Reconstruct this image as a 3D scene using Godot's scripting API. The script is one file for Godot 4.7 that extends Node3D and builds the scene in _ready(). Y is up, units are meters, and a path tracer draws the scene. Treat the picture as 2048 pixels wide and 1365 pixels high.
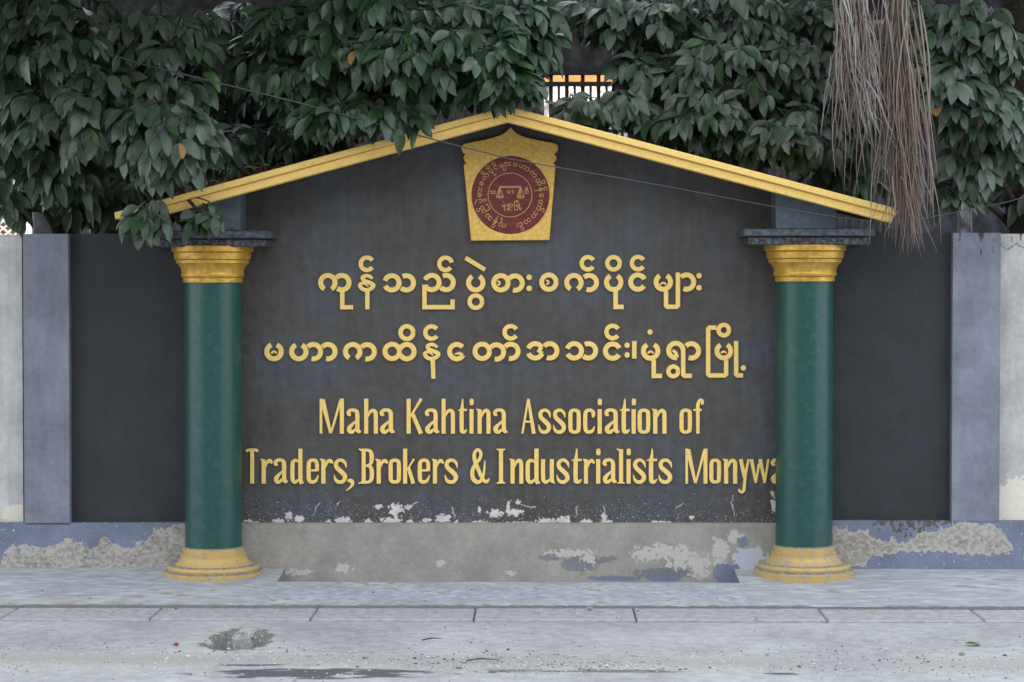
extends Node3D
# A painted masonry sign wall with two columns and a low gable, seen from across a street, trees behind and over it.

const F := 4500.0            # focal length in photograph pixels
const CAM := Vector3(0, 1.68, 12.5)
var cam_basis: Basis
var M := {}                  # materials
var names := {}

# ------------------------------------------------------------------ helpers
func at(px: float, py: float, z: float) -> Vector3:
	var r: Vector3 = cam_basis * Vector3((px - 1024.0) / F, -(py - 682.5) / F, -1.0)
	return CAM + r * ((z - CAM.z) / r.z)

func xy(px: float, py: float, z: float) -> Vector2:
	var p := at(px, py, z)
	return Vector2(p.x, p.y)

func numbered(called: String) -> String:
	if not names.has(called):
		names[called] = 0
		return called
	names[called] += 1
	return "%s_%03d" % [called, names[called]]

func thing(called: String, label: String, category: String, where := Vector3.ZERO, group := "") -> Node3D:
	var o := Node3D.new()
	o.name = numbered(called)
	add_child(o)
	o.position = where
	o.set_meta("label", label)
	o.set_meta("category", category)
	if group != "": o.set_meta("group", group)
	return o

func node(called: String, mesh: Mesh, material: Material, parent: Node3D = null, where := Vector3.ZERO) -> MeshInstance3D:
	var o := MeshInstance3D.new()
	var top := parent == null
	o.name = numbered(called) if top else called
	o.mesh = mesh
	if material: o.material_override = material
	(self if top else parent).add_child(o, true)
	if not top:                                 # meshes are given in world coordinates
		var base: Vector3 = Vector3.ZERO
		var q: Node = parent
		while q != self and q is Node3D:
			base += (q as Node3D).position
			q = q.get_parent()
		o.position = where - base
	else:
		o.position = where
	return o

func tag(o: Node, label: String, category: String, group := "", kind := "") -> void:
	if label != "": o.set_meta("label", label)
	if category != "": o.set_meta("category", category)
	if group != "": o.set_meta("group", group)
	if kind != "": o.set_meta("kind", kind)

func structure(called: String, mesh: Mesh, material: Material, label: String) -> MeshInstance3D:
	var o := node(called, mesh, material)
	o.set_meta("kind", "structure")
	o.set_meta("label", label)
	return o

func st_new() -> SurfaceTool:
	var st := SurfaceTool.new()
	st.begin(Mesh.PRIMITIVE_TRIANGLES)
	return st

func tri(st: SurfaceTool, a: Vector3, b: Vector3, c: Vector3) -> void:
	st.add_vertex(a); st.add_vertex(b); st.add_vertex(c)

func quad(st: SurfaceTool, a: Vector3, b: Vector3, c: Vector3, d: Vector3) -> void:
	tri(st, a, b, c); tri(st, a, c, d)

func done(st: SurfaceTool, smooth := false) -> ArrayMesh:
	if not smooth: st.set_smooth_group(-1)
	st.generate_normals()
	return st.commit()

# box with chamfered edges, corners given
func box_mesh(lo: Vector3, hi: Vector3, ch := 0.004) -> ArrayMesh:
	var st := st_new()
	st.set_smooth_group(-1)
	add_box(st, lo, hi, ch)
	st.generate_normals()
	return st.commit()

func add_box(st: SurfaceTool, lo: Vector3, hi: Vector3, ch := 0.004) -> void:
	var c := (lo + hi) / 2.0
	var h := (hi - lo) / 2.0
	ch = minf(ch, minf(h.x, minf(h.y, h.z)) * 0.9)
	# three shells of vertices: for each corner, three vertices
	for axis in 3:
		for s in [-1.0, 1.0]:
			var u := (axis + 1) % 3
			var v := (axis + 2) % 3
			var q: Array[Vector3] = []
			for k in [[-1, -1], [1, -1], [1, 1], [-1, 1]]:
				var p := Vector3.ZERO
				p[axis] = s * h[axis]
				p[u] = k[0] * (h[u] - ch)
				p[v] = k[1] * (h[v] - ch)
				q.append(c + p)
			if s > 0: quad(st, q[0], q[3], q[2], q[1])
			else: quad(st, q[0], q[1], q[2], q[3])
	for axis in 3:
		var u := (axis + 1) % 3
		var v := (axis + 2) % 3
		for su in [-1.0, 1.0]:
			for sv in [-1.0, 1.0]:
				var e: Array[Vector3] = []
				for k in [[-1, 0], [1, 0], [1, 1], [-1, 1]]:
					var p := Vector3.ZERO
					p[axis] = k[0] * (h[axis] - ch)
					p[u] = su * (h[u] - (0.0 if k[1] == 0 else ch))
					p[v] = sv * (h[v] - (ch if k[1] == 0 else 0.0))
					e.append(c + p)
				if su * sv > 0: quad(st, e[0], e[3], e[2], e[1])
				else: quad(st, e[0], e[1], e[2], e[3])
	for sx in [-1.0, 1.0]:
		for sy in [-1.0, 1.0]:
			for sz in [-1.0, 1.0]:
				var a := c + Vector3(sx * h.x, sy * (h.y - ch), sz * (h.z - ch))
				var b := c + Vector3(sx * (h.x - ch), sy * h.y, sz * (h.z - ch))
				var d := c + Vector3(sx * (h.x - ch), sy * (h.y - ch), sz * h.z)
				if sx * sy * sz > 0: tri(st, a, d, b)
				else: tri(st, a, b, d)

# polygon (clockwise or not) in xy extruded from z0 to z1, front face towards +z
func extrude(poly: PackedVector2Array, z0: float, z1: float, bevel := 0.0) -> ArrayMesh:
	var st := st_new()
	st.set_smooth_group(-1)
	add_extrude(st, poly, z0, z1, bevel)
	st.generate_normals()
	return st.commit()

func add_extrude(st: SurfaceTool, poly: PackedVector2Array, z0: float, z1: float, bevel := 0.0) -> void:
	if Geometry2D.is_polygon_clockwise(poly):
		poly = poly.duplicate()
		poly.reverse()
	var n := poly.size()
	var inner := PackedVector2Array()
	for i in n:
		var a := poly[(i + n - 1) % n]
		var b := poly[i]
		var c := poly[(i + 1) % n]
		var d1 := (b - a).normalized()
		var d2 := (c - b).normalized()
		var nrm := (Vector2(-d1.y, d1.x) + Vector2(-d2.y, d2.x)).normalized()
		inner.append(b + nrm * bevel)
	var idx := Geometry2D.triangulate_polygon(inner)
	for k in range(0, idx.size(), 3):
		var p: Array[Vector2] = [inner[idx[k]], inner[idx[k + 1]], inner[idx[k + 2]]]
		if (p[1] - p[0]).cross(p[2] - p[0]) > 0: p = [p[0], p[2], p[1]]
		for q in p: st.add_vertex(Vector3(q.x, q.y, z1))
		for q in [0, 2, 1]: st.add_vertex(Vector3(p[q].x, p[q].y, z0))
	for i in n:
		var j := (i + 1) % n
		var a := poly[i]
		var b := poly[j]
		quad(st, Vector3(a.x, a.y, z0), Vector3(a.x, a.y, z1 - bevel), Vector3(b.x, b.y, z1 - bevel), Vector3(b.x, b.y, z0))
		if bevel > 0:
			quad(st, Vector3(a.x, a.y, z1 - bevel), Vector3(inner[i].x, inner[i].y, z1), Vector3(inner[j].x, inner[j].y, z1), Vector3(b.x, b.y, z1 - bevel))

# flat panel facing +z with UV over its bounding rectangle; poly convex, counted from any side
func panel(poly: PackedVector2Array, z: float, depth: float) -> ArrayMesh:
	if not Geometry2D.is_polygon_clockwise(poly):
		poly = poly.duplicate()
		poly.reverse()
	var lo := poly[0]
	var hi := poly[0]
	for p in poly:
		lo = lo.min(p); hi = hi.max(p)
	var st := st_new()
	st.set_smooth_group(-1)
	var put := func(p: Vector2, zz: float) -> void:
		st.set_uv(Vector2((p.x - lo.x) / (hi.x - lo.x), (hi.y - p.y) / (hi.y - lo.y)))
		st.add_vertex(Vector3(p.x, p.y, zz))
	var idx := Geometry2D.triangulate_polygon(poly)
	for k in range(0, idx.size(), 3):
		var p: Array[Vector2] = [poly[idx[k]], poly[idx[k + 1]], poly[idx[k + 2]]]
		if (p[1] - p[0]).cross(p[2] - p[0]) > 0: p = [p[0], p[2], p[1]]
		for q in p: put.call(q, z)
		for q in [0, 2, 1]: put.call(p[q], z - depth)
	var n := poly.size()
	for i in n:
		var a := poly[i]
		var b := poly[(i + 1) % n]
		put.call(a, z); put.call(a, z - depth); put.call(b, z - depth)
		put.call(a, z); put.call(b, z - depth); put.call(b, z)
	st.generate_normals()
	st.generate_tangents()
	return st.commit()

func tube(st: SurfaceTool, pts: PackedVector3Array, radii: PackedFloat32Array, sides := 8, wob := 0.0, rng: RandomNumberGenerator = null) -> void:
	var rings: Array = []
	var last := Vector3.RIGHT
	for i in pts.size():
		var d := (pts[mini(i + 1, pts.size() - 1)] - pts[maxi(i - 1, 0)]).normalized()
		var u := (last - d * last.dot(d))
		if u.length() < 0.05: u = d.cross(Vector3(0.3, 0.1, 0.9))
		u = u.normalized()
		last = u
		var v := d.cross(u)
		var ring := PackedVector3Array()
		for k in sides:
			var a := TAU * k / sides
			var r := radii[i] * (1.0 + (rng.randf_range(-wob, wob) if rng else 0.0))
			ring.append(pts[i] + (u * cos(a) + v * sin(a)) * r)
		rings.append(ring)
	for i in rings.size() - 1:
		var a: PackedVector3Array = rings[i]
		var b: PackedVector3Array = rings[i + 1]
		for k in sides:
			var k2 := (k + 1) % sides
			quad(st, a[k], b[k], b[k2], a[k2])
	for e in [0, rings.size() - 1]:
		var r: PackedVector3Array = rings[e]
		for k in range(1, sides - 1):
			if e == 0: tri(st, r[0], r[k], r[k + 1])
			else: tri(st, r[0], r[k + 1], r[k])

func lathe(profile: Array, centre: Vector3, sides := 72) -> ArrayMesh:
	var st := st_new()
	for i in profile.size() - 1:
		var a: Vector2 = profile[i]
		var b: Vector2 = profile[i + 1]
		st.set_smooth_group(i + 1)
		for k in sides:
			var t0 := TAU * k / sides
			var t1 := TAU * (k + 1) / sides
			var d0 := Vector3(sin(t0), 0, cos(t0))
			var d1 := Vector3(sin(t1), 0, cos(t1))
			quad(st, centre + d0 * a.x + Vector3.UP * a.y, centre + d0 * b.x + Vector3.UP * b.y, centre + d1 * b.x + Vector3.UP * b.y, centre + d1 * a.x + Vector3.UP * a.y)
	st.generate_normals()
	return st.commit()

# ------------------------------------------------------------------ materials
func noise(freq: float, seed_: int, oct := 4, type := FastNoiseLite.TYPE_SIMPLEX_SMOOTH) -> FastNoiseLite:
	var n := FastNoiseLite.new()
	n.noise_type = type
	n.seed = seed_
	n.frequency = freq
	n.fractal_octaves = oct
	return n

func grain(lo: float, hi: float, freq: float, seed_: int, size := 512, tint := Color.WHITE, oct := 5) -> ImageTexture:
	var img := noise(freq, seed_, oct).get_seamless_image(size, size)
	img.convert(Image.FORMAT_L8)
	var d := img.get_data()
	var out := PackedByteArray()
	out.resize(size * size * 3)
	for i in d.size():
		var v := clampf((d[i] / 255.0 - 0.5) * 1.7 + 0.5, 0.0, 1.0)
		var l := lerpf(lo, hi, v)
		out[i * 3] = int(255.0 * clampf(lerpf(l * tint.r, l, v), 0, 1))
		out[i * 3 + 1] = int(255.0 * clampf(lerpf(l * tint.g, l, v), 0, 1))
		out[i * 3 + 2] = int(255.0 * clampf(lerpf(l * tint.b, l, v), 0, 1))
	var t := Image.create_from_data(size, size, false, Image.FORMAT_RGB8, out)
	t.generate_mipmaps()
	return ImageTexture.create_from_image(t)

func weathered(base: Color, spots: Color, amount: float, seed_: int, vary := 0.05) -> ImageTexture:
	var size := 512
	var a := noise(0.02, seed_, 5).get_seamless_image(size, size)
	var b := noise(0.16, seed_ + 1, 4).get_seamless_image(size, size)
	a.convert(Image.FORMAT_L8)
	b.convert(Image.FORMAT_L8)
	var da := a.get_data()
	var db := b.get_data()
	var d := PackedByteArray()
	d.resize(size * size * 3)
	for i in da.size():
		var f := 1.0 + (da[i] - 128) / 128.0 * vary + (db[i] - 128) / 128.0 * vary * 0.6
		var col := Color(base.r * f, base.g * f, base.b * f)
		var e := (db[i] / 255.0) * 0.62 + (da[i] / 255.0) * 0.38
		if e > 1.0 - amount: col = col.lerp(spots, clampf((e - 1.0 + amount) * 14.0, 0.0, 0.85))
		put_rgb(d, i, col)
	var t := Image.create_from_data(size, size, false, Image.FORMAT_RGB8, d)
	t.generate_mipmaps()
	return ImageTexture.create_from_image(t)

func bumps_of(freq: float, seed_: int, W: int, H: int, oct := 4) -> ImageTexture:
	var img := noise(freq, seed_, oct).get_image(W, H)
	img.convert(Image.FORMAT_RGB8)
	return ImageTexture.create_from_image(img)

func bumps(freq: float, seed_: int, size := 512, oct := 5) -> ImageTexture:
	var img := noise(freq, seed_, oct).get_seamless_image(size, size)
	img.convert(Image.FORMAT_RGB8)
	return ImageTexture.create_from_image(img)

func mat(called: String, linear: Color, rough: float, tex: Texture2D = null, scale := 1.0, bump: Texture2D = null, depth := 0.0) -> StandardMaterial3D:
	var m := StandardMaterial3D.new()
	m.resource_name = called
	m.albedo_color = linear.linear_to_srgb()
	m.roughness = rough
	if tex:
		m.albedo_texture = tex
	if tex or bump:
		m.uv1_triplanar = true
		m.uv1_world_triplanar = true
		m.uv1_scale = Vector3.ONE * scale
	if bump:
		m.heightmap_enabled = true
		m.heightmap_texture = bump
		m.heightmap_scale = depth
	M[called] = m
	return m

func tex_mat(called: String, img: Image, rough: float, bump: Texture2D = null, depth := 0.0) -> StandardMaterial3D:
	var m := StandardMaterial3D.new()
	m.resource_name = called
	img.generate_mipmaps()
	m.albedo_texture = ImageTexture.create_from_image(img)
	m.roughness = rough
	if bump:
		m.heightmap_enabled = true
		m.heightmap_texture = bump
		m.heightmap_scale = depth
	M[called] = m
	return m

func lin(r: float, g: float, b: float) -> Color:
	return Color(r, g, b)

func put_rgb(d: PackedByteArray, i: int, c: Color) -> void:
	d[i * 3] = int(clampf(c.r, 0, 1) * 255.0)
	d[i * 3 + 1] = int(clampf(c.g, 0, 1) * 255.0)
	d[i * 3 + 2] = int(clampf(c.b, 0, 1) * 255.0)

func noise_bytes(n: FastNoiseLite, w: int, h: int) -> PackedByteArray:
	var img := n.get_image(w, h)
	img.convert(Image.FORMAT_L8)
	return img.get_data()

func profile_y(line: Array, x: float) -> float:
	if x <= line[0][0]: return line[0][1]
	for i in line.size() - 1:
		if x <= line[i + 1][0]:
			return lerpf(line[i][1], line[i + 1][1], (x - line[i][0]) / maxf(0.001, line[i + 1][0] - line[i][0]))
	return line[line.size() - 1][1]

# ------------------------------------------------------------------ raised lettering
const POT := Vector2(-1.452, 1.90)
const WP := 12.5 / 4500.0     # metres in a photograph pixel on the wall

func arc(cx: float, cy: float, r: float, a0: float, a1: float, w: float) -> Array:
	var n := maxi(5, int(absf(a1 - a0) / 12.0))
	var pts := []
	for i in n + 1:
		var a := deg_to_rad(lerpf(a0, a1, float(i) / n))
		pts.append([cx + r * cos(a), cy + r * sin(a), w])
	return pts

func bar(p: Array, w: float) -> Array:
	var pts := []
	for q in p: pts.append([q[0], q[1], w])
	return pts

func smooth(p: Array, steps := 5) -> Array:
	var out := []
	for i in p.size() - 1:
		var a = p[maxi(i - 1, 0)]
		var b = p[i]
		var c = p[i + 1]
		var d = p[mini(i + 2, p.size() - 1)]
		for k in steps:
			var t := float(k) / steps
			var q := []
			for j in 3:
				q.append(0.5 * (2.0 * b[j] + (c[j] - a[j]) * t + (2.0 * a[j] - 5.0 * b[j] + 4.0 * c[j] - d[j]) * t * t + (3.0 * b[j] - a[j] - 3.0 * c[j] + d[j]) * t * t * t))
			out.append(q)
	out.append(p[p.size() - 1])
	return out

# stroke: points [x, y, width] in metres on the wall, raised from z to z + h
func add_stroke(st: SurfaceTool, p: Array, z: float, h: float, bevel: float) -> void:
	var n := p.size()
	var L := []
	for i in n:
		var b := Vector2(p[i][0], p[i][1])
		var a := Vector2(p[i - 1][0], p[i - 1][1]) if i > 0 else b
		var c := Vector2(p[i + 1][0], p[i + 1][1]) if i < n - 1 else b
		var d1 := (b - a).normalized() if i > 0 else (c - b).normalized()
		var d2 := (c - b).normalized() if i < n - 1 else d1
		var n1 := Vector2(-d1.y, d1.x)
		var n2 := Vector2(-d2.y, d2.x)
		var m := (n1 + n2)
		m = m.normalized() if m.length() > 0.1 else n1
		var k := 1.0 / maxf(0.55, m.dot(n1))
		var w: float = p[i][2] / 2.0
		var bw := minf(bevel, w * 0.6)
		var hz := z + h + i * 0.00003
		var along := Vector2.ZERO
		if i == 0: along = d1 * bw
		if i == n - 1: along = -d2 * bw
		var o := b + m * (w * k)
		var q := b - m * (w * k)
		var oi := b + m * ((w - bw) * k) + along
		var qi := b - m * ((w - bw) * k) + along
		L.append([Vector3(o.x, o.y, z - 0.004), Vector3(o.x, o.y, hz - bw), Vector3(oi.x, oi.y, hz), Vector3(qi.x, qi.y, hz), Vector3(q.x, q.y, hz - bw), Vector3(q.x, q.y, z - 0.004)])
	for i in n - 1:
		for j in 5:
			quad(st, L[i][j], L[i + 1][j], L[i + 1][j + 1], L[i][j + 1])
	var e = L[0]
	quad(st, e[0], e[1], e[4], e[5]); quad(st, e[1], e[2], e[3], e[4])
	e = L[n - 1]
	quad(st, e[0], e[5], e[4], e[1]); quad(st, e[1], e[4], e[3], e[2])

func english() -> Dictionary:
	var S := 8.3
	var G := {}
	G["a"] = [30, [[[9, 38, 4], [5, 38.5, 7], [3.8, 42.5, 7.5], [7.5, 46.5, 7], [15, 47.3, 6.5], [20.5, 44, 8], [22, 36, 8.5], [22, 12, 8.5], [24, 4.5, 7.5], [29.5, 4.5, 3.5]], [[18.5, 25, 4], [11, 18, 6.5], [5.5, 11, 9], [6.5, 5, 8.5], [12, 3.5, 7], [18, 9, 5]]]]
	G["h"] = [28, [[[4.3, 0, S], [4.3, 70, S]], [[8, 34, 3], [12, 43, 6], [17.5, 46.5, 7], [22.5, 43, S], [23.5, 35, S], [23.7, 0, S]]]]
	G["n"] = [28, [[[-0.5, 49.3, 1.5], [6, 46.5, 6]], [[6.3, 0, S], [6.3, 48.5, S]], [[10, 33, 3], [14, 43, 6], [19, 46.5, 7], [23, 43, S], [24, 35, S], [24, 0, S]]]]
	G["M"] = [49, [[[2.8, 0, 5.5], [2.8, 70, 5.5]], [[5.3, 68.5, 10], [22.3, 1, 5.5]], [[22.8, 1, 4], [42, 66, 6]], [[44.7, 0, S], [44.7, 70, S]]]]
	G["K"] = [33.5, [[[4.2, 0, S], [4.2, 70, S]], [[8, 34, 4], [29.5, 70, 6]], [[12.5, 39, 7.5], [29, 0, S]]]]
	G["t"] = [19, [[[9.5, 70, 2.5], [9, 58, 5], [7.8, 47, 8], [7.5, 40, S], [7.5, 11, S], [9, 4.5, S], [14, 4, 6], [18.3, 9, 2]], [[-0.5, 46.8, 1.5], [7, 47.4, 4.5], [18.5, 47.4, 4.5]]]]
	G["i"] = [8.5, [[[4.2, 0, S], [4.2, 49, S]], [[4.4, 57, 6], [4.5, 60, 8.2], [4.5, 67, 8.2], [4.5, 70, 5.5]]]]
	G["A"] = [29, [[[14.2, 70, 4.5], [2.2, 0, 4.6]], [[14.2, 70, 5], [25.6, 0, 8]], [[7, 24, 4], [20, 24, 4]]]]
	G["s"] = [26, [[[24.4, 32, 1.5], [22.5, 41, 5.5], [16, 46.8, 6.2], [8.5, 46, 7], [4.2, 40, 8], [6, 32, S], [14, 24.5, 9], [20.8, 17, 9], [21.5, 9.5, S], [16, 3.6, 7.2], [8, 4, 7], [3, 9, 5], [0.8, 18, 1.5]]]]
	G["o"] = [25, [[[4.3, 25, S], [4.3, 39, S], [6.5, 45, 7.5], [12.5, 47, 6.5], [18.5, 45, 7.5], [20.7, 39, S], [20.7, 11, S], [18.5, 5, 7.5], [12.5, 3.2, 6.5], [6.5, 5, 7.5], [4.3, 11, S], [4.3, 25.1, S]]]]
	G["c"] = [25, [[[18.5, 33, 3], [20.5, 36.5, 7.5], [20.5, 42, 8], [17, 46, 7], [12, 47, 6.5], [6.7, 45, 7.5], [4.3, 38, S], [4.3, 12, S], [6.8, 5, 7.5], [13, 3.4, 7], [19, 6, 6], [23.5, 15, 2]]]]
	G["f"] = [20, [[[9, 0, 7], [8.8, 50, 7.5], [9.5, 60, 7], [13, 67, 6], [17, 66.5, 6], [18, 61, 6], [15, 59, 3]], [[-0.5, 47.5, 3], [6, 47.5, 4.5], [16.5, 47.5, 4.5]]]]
	G["T"] = [24, [[[12, 0, S], [12, 66, 7.6]], [[1.6, 63, 3], [2.6, 66.5, 5.5], [8, 67.6, 5.5], [16, 67.6, 5.5], [21.4, 66.5, 5.5], [22.4, 63, 3]]]]
	G["r"] = [23, [[[-0.5, 49.3, 1.5], [5, 46.5, 6]], [[6.2, 0, S], [6.2, 48.5, S]], [[9.5, 32, 3], [12.5, 41, 5.5], [17, 46, 7], [21.5, 43.5, 6.5], [22.5, 40, 3]]]]
	G["d"] = [27, [[[17, 43, 4], [11, 46.8, 6], [6, 44, 7.5], [4.3, 37, S], [4.3, 12, S], [6.3, 5, 7.5], [11, 3.2, 6.5], [17.5, 9, 4]], [[20.5, 70, S], [20.5, 10, S], [23, 4, 6], [27, 0.5, 2]]]]
	G["e"] = [25, [[[20.8, 25, 7.5], [20.8, 39, 7.8], [18, 45.5, 7], [12, 47, 6.5], [6.7, 45, 7.5], [4.3, 38, S], [4.3, 12, S], [6.8, 5, 7.5], [13, 3.4, 7], [19, 6.5, 6], [23.5, 17, 2]], [[7.5, 26.5, 4], [20.5, 26.8, 5]]]]
	G["B"] = [30.6, [[[-0.5, 70, 1.5], [3, 68.2, 3.5], [10, 67, 6], [18, 67, 6], [23.5, 64.5, 7], [26.2, 57, S], [26, 46, S], [23, 38.5, 6], [17, 36.5, 4]], [[10.2, 3, 8], [10.2, 67, 8]], [[13, 36, 4], [19, 35.5, 5], [24, 33, 7], [26.5, 26, S], [26.5, 14, S], [24.5, 6.5, 7.5], [18, 3, 6], [8, 2.5, 5], [-0.5, 0.8, 1.8]]]]
	G["k"] = [24, [[[4.2, 0, S], [4.2, 70, S]], [[7.5, 26, 3], [22, 49.5, 4.5]], [[10.5, 33, 7], [20.7, 0, 7.5]]]]
	G["I"] = [18, [[[9, 2, 8.5], [9, 68, 8.5]], [[0, 69.5, 1.5], [4, 68, 4], [9, 67, 6], [14, 68, 4], [18, 69.5, 1.5]], [[0, 0.8, 1.5], [4, 2, 4], [9, 3, 6], [14, 2, 4], [18, 0.8, 1.5]]]]
	G["u"] = [28, [[[4.2, 49, S], [4.2, 13, S], [6, 5.5, 7.5], [11, 3.2, 6.5], [18, 9, 4]], [[21.8, 49, S], [21.8, 10, S], [24, 4, 6], [28, 0.5, 2]]]]
	G["l"] = [16, [[[-0.5, 69.8, 1.5], [6, 66.5, 6]], [[8.2, 1, S], [8.2, 69, S]], [[0.5, 0.8, 1.5], [4, 1.6, 3], [8, 2.6, 5], [12, 1.6, 3], [16, 0.8, 1.5]]]]
	G["y"] = [21, [[[3.8, 49, 7.8], [11.5, 12, 7.5]], [[19.3, 49, 4.2], [13, 16, 5.5], [11, -4, 6.3], [9.5, -14, 6], [5.5, -17.3, 5], [1.5, -14.5, 5.3], [1, -10.5, 3]]]]
	G["w"] = [40, [[[4, 49, 7.8], [13.3, 1.5, 5]], [[13, 1.5, 4], [19.6, 40, 5]], [[21.6, 49, 7.8], [31, 1.5, 5]], [[30.8, 1.5, 4], [38.2, 49, 4.2]]]]
	G[","] = [16.5, [[[4.5, 3.5, 4], [6, 5.8, 7], [10.5, 5.5, 8], [12.8, 0.5, 7], [10, -6, 5], [0.5, -14, 1.8]]]]
	G["&"] = [38, [[[37, 10.5, 3], [34, 5, 6.5], [28, 5, 7], [20, 18, 7.5], [10, 42, 8], [7.3, 56, 7.5], [10.5, 65.5, 6.5], [16, 67.5, 6], [20.5, 61, 6.5], [18.5, 50, 6.5], [8.5, 37, 7], [3.8, 25, 8], [4.5, 12, 8.5], [10, 4.8, 8.5], [17, 3.5, 7.5], [23.5, 10, 6], [27, 24, 5], [28.8, 46, 2.5]]]]
	return G

# Burmese lettering: each entry is one raised character group; strokes given in enlargement coordinates (5.12 per pixel) with an origin
func burmese(line: int) -> Array:
	var R := 74.0
	var W := 51.0
	var out := []
	var flag_s := [[640, 347, 30], [612, 325, 36], [575, 316, 38], [540, 332, 40], [548, 362, 40], [600, 384, 42], [648, 412, 44], [628, 447, 42], [580, 464, 40], [533, 449, 42], [511, 413, 40], [534, 393, 30], [565, 402, 22], [597, 428, 14]]
	var shift := func(p: Array, dx: float, dy: float) -> Array:
		var q := []
		for k in p: q.append([k[0] + dx, k[1] + dy, k[2]])
		return q
	var dot := func(cx: float, cy: float, r: float) -> Array:
		return arc(cx, cy, r / 2.0, 0, 360, r)
	var add := func(ox: float, oy: float, strokes: Array) -> void:
		var s := []
		for p in strokes:
			var q := []
			for k in p: q.append([ox + k[0] / 5.12, oy + k[1] / 5.12, k[2] / 5.12])
			s.append(q)
		out.append(s)
	if line == 1:
		add.call(620, 490, [arc(182, 388, R, 118, 422, W), arc(325, 388, R, 222, 488, W), bar([[330, 476], [330, 640], [442, 640]], 45)])
		add.call(620, 490, [arc(583, 195, 64, 33, 328, 45), smooth(flag_s), bar([[587, 478], [587, 661]], 44)])
		add.call(620, 490, [arc(838, 390, R, 196, 516, W), arc(986, 390, R, 240, 495, W)])
		add.call(620, 490, [arc(1388, 195, 64, 36, 350, 45), arc(1248, 387, R, 202, 515, W), arc(1393, 387, R, 244, 497, W), bar([[1172, 408], [1172, 639], [1460, 639], [1460, 560]], 46)])
		add.call(620, 490, [[[1592, 134, 46], [1792, 256, 44]], arc(1697, 390, R, 298, 602, W), arc(1698, 583, 64, 0, 360, 45)])
		add.call(620, 490, [arc(1955, 390, R, 0, 360, W), arc(1926, 393, 17, -115, 115, 20), arc(2100, 393, R, 218, 468, W)])
		add.call(1020, 490, [dot.call(197, 333, 29)]); add.call(1020, 490, [dot.call(197, 447, 29)])
		add.call(1020, 490, [arc(398, 383, R, 0, 360, W), arc(378, 385, 17, -115, 115, 20)])
		add.call(1020, 490, [arc(798, 190, 64, 33, 330, 45), arc(655, 388, R, 118, 422, W), arc(812, 388, R, 224, 473, W)])
		add.call(1020, 490, [arc(1060, 190, 64, 0, 360, 45), arc(1062, 385, R, 298, 602, W), bar([[1082, 472], [1082, 637], [1164, 637]], 48)])
		add.call(1020, 490, [arc(1312, 188, 64, 33, 330, 45), arc(1310, 383, R, 32, 336, W)])
		add.call(1020, 490, [arc(1570, 382, R, 298, 602, W), arc(1570, 420, 30, 195, 345, 20), bar([[1598, 472], [1598, 622], [1612, 636], [1706, 636], [1720, 622], [1720, 284]], 46), arc(1808, 382, R, 222, 475, W)])
		add.call(1020, 490, [dot.call(1937, 317, 29)]); add.call(1020, 490, [dot.call(1937, 440, 29)])
	else:
		add.call(510, 630, [arc(193, 378, R, 292, 608, W), arc(193, 402, 25, 190, 350, 20)])
		add.call(510, 630, [arc(448, 378, R, 295, 605, W), arc(597, 378, R, 222, 464, W), arc(746, 378, R, 222, 464, W)])
		add.call(510, 630, [arc(1000, 378, R, 118, 422, W), arc(1148, 380, R, 222, 464, W)])
		add.call(510, 630, [arc(1405, 376, R, 0, 360, W), arc(1555, 378, R, 205, 515, W), arc(1555, 183, 65, 0, 360, 46)])
		add.call(510, 630, [arc(1808, 183, 64, 33, 325, 45), smooth(shift.call(flag_s, 1228, -12)), bar([[1820, 466], [1826, 656]], 44)])
		add.call(880, 630, [arc(172, 378, R, 28, 322, W), [[232, 413, 34], [195, 394, 30], [150, 402, 10]]])
		add.call(880, 630, [arc(432, 375, R, 0, 360, W), arc(577, 382, R, 220, 464, W), arc(725, 375, R, 218, 466, W), arc(725, 180, 64, 33, 332, 45)])
		add.call(880, 630, [arc(975, 370, R, 200, 335, W), arc(975, 370, R, 20, 160, W), [[1042, 335, 40], [1012, 371, 34], [1050, 398, 40]], arc(1124, 370, R, 220, 474, W)])
		add.call(880, 630, [arc(1375, 370, R, 197, 515, W), arc(1520, 370, R, 240, 495, W)])
		add.call(880, 630, [arc(1768, 177, 64, 35, 332, 45), arc(1768, 373, R, 30, 336, W)])
		add.call(880, 630, [dot.call(1917, 313, 28)]); add.call(880, 630, [dot.call(1917, 412, 28)])
		add.call(880, 630, [bar([[1990, 268], [1990, 450]], 48)])
		add.call(1120, 630, [dot.call(923, 178, 27)])
		add.call(1120, 630, [arc(928, 372, R, 298, 602, W), arc(928, 405, 28, 195, 345, 20), bar([[960, 462], [960, 627], [1046, 627]], 46)])
		add.call(1120, 630, [arc(1187, 366, R, 80, 350, W), bar([[1262, 345], [1262, 612], [1276, 626], [1352, 626]], 46), smooth([[1152, 362, 26], [1180, 384, 34], [1194, 410, 36], [1198, 440, 40]]), arc(1160, 580, 50, 0, 360, 44), arc(1345, 370, R, 222, 472, W)])
		add.call(1120, 630, [bar([[1602, 132], [1532, 132], [1518, 146], [1518, 608], [1532, 622], [1688, 622], [1702, 608], [1702, 462]], 46), arc(1678, 158, 54, 0, 360, 45), arc(1678, 372, 71, 298, 602, 49), arc(1676, 402, 25, 195, 345, 20)])
		add.call(1120, 630, [bar([[1805, 268], [1805, 608], [1818, 622], [1876, 622]], 46)])
		add.call(1120, 630, [dot.call(1880, 545, 28)])
	return out

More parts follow.
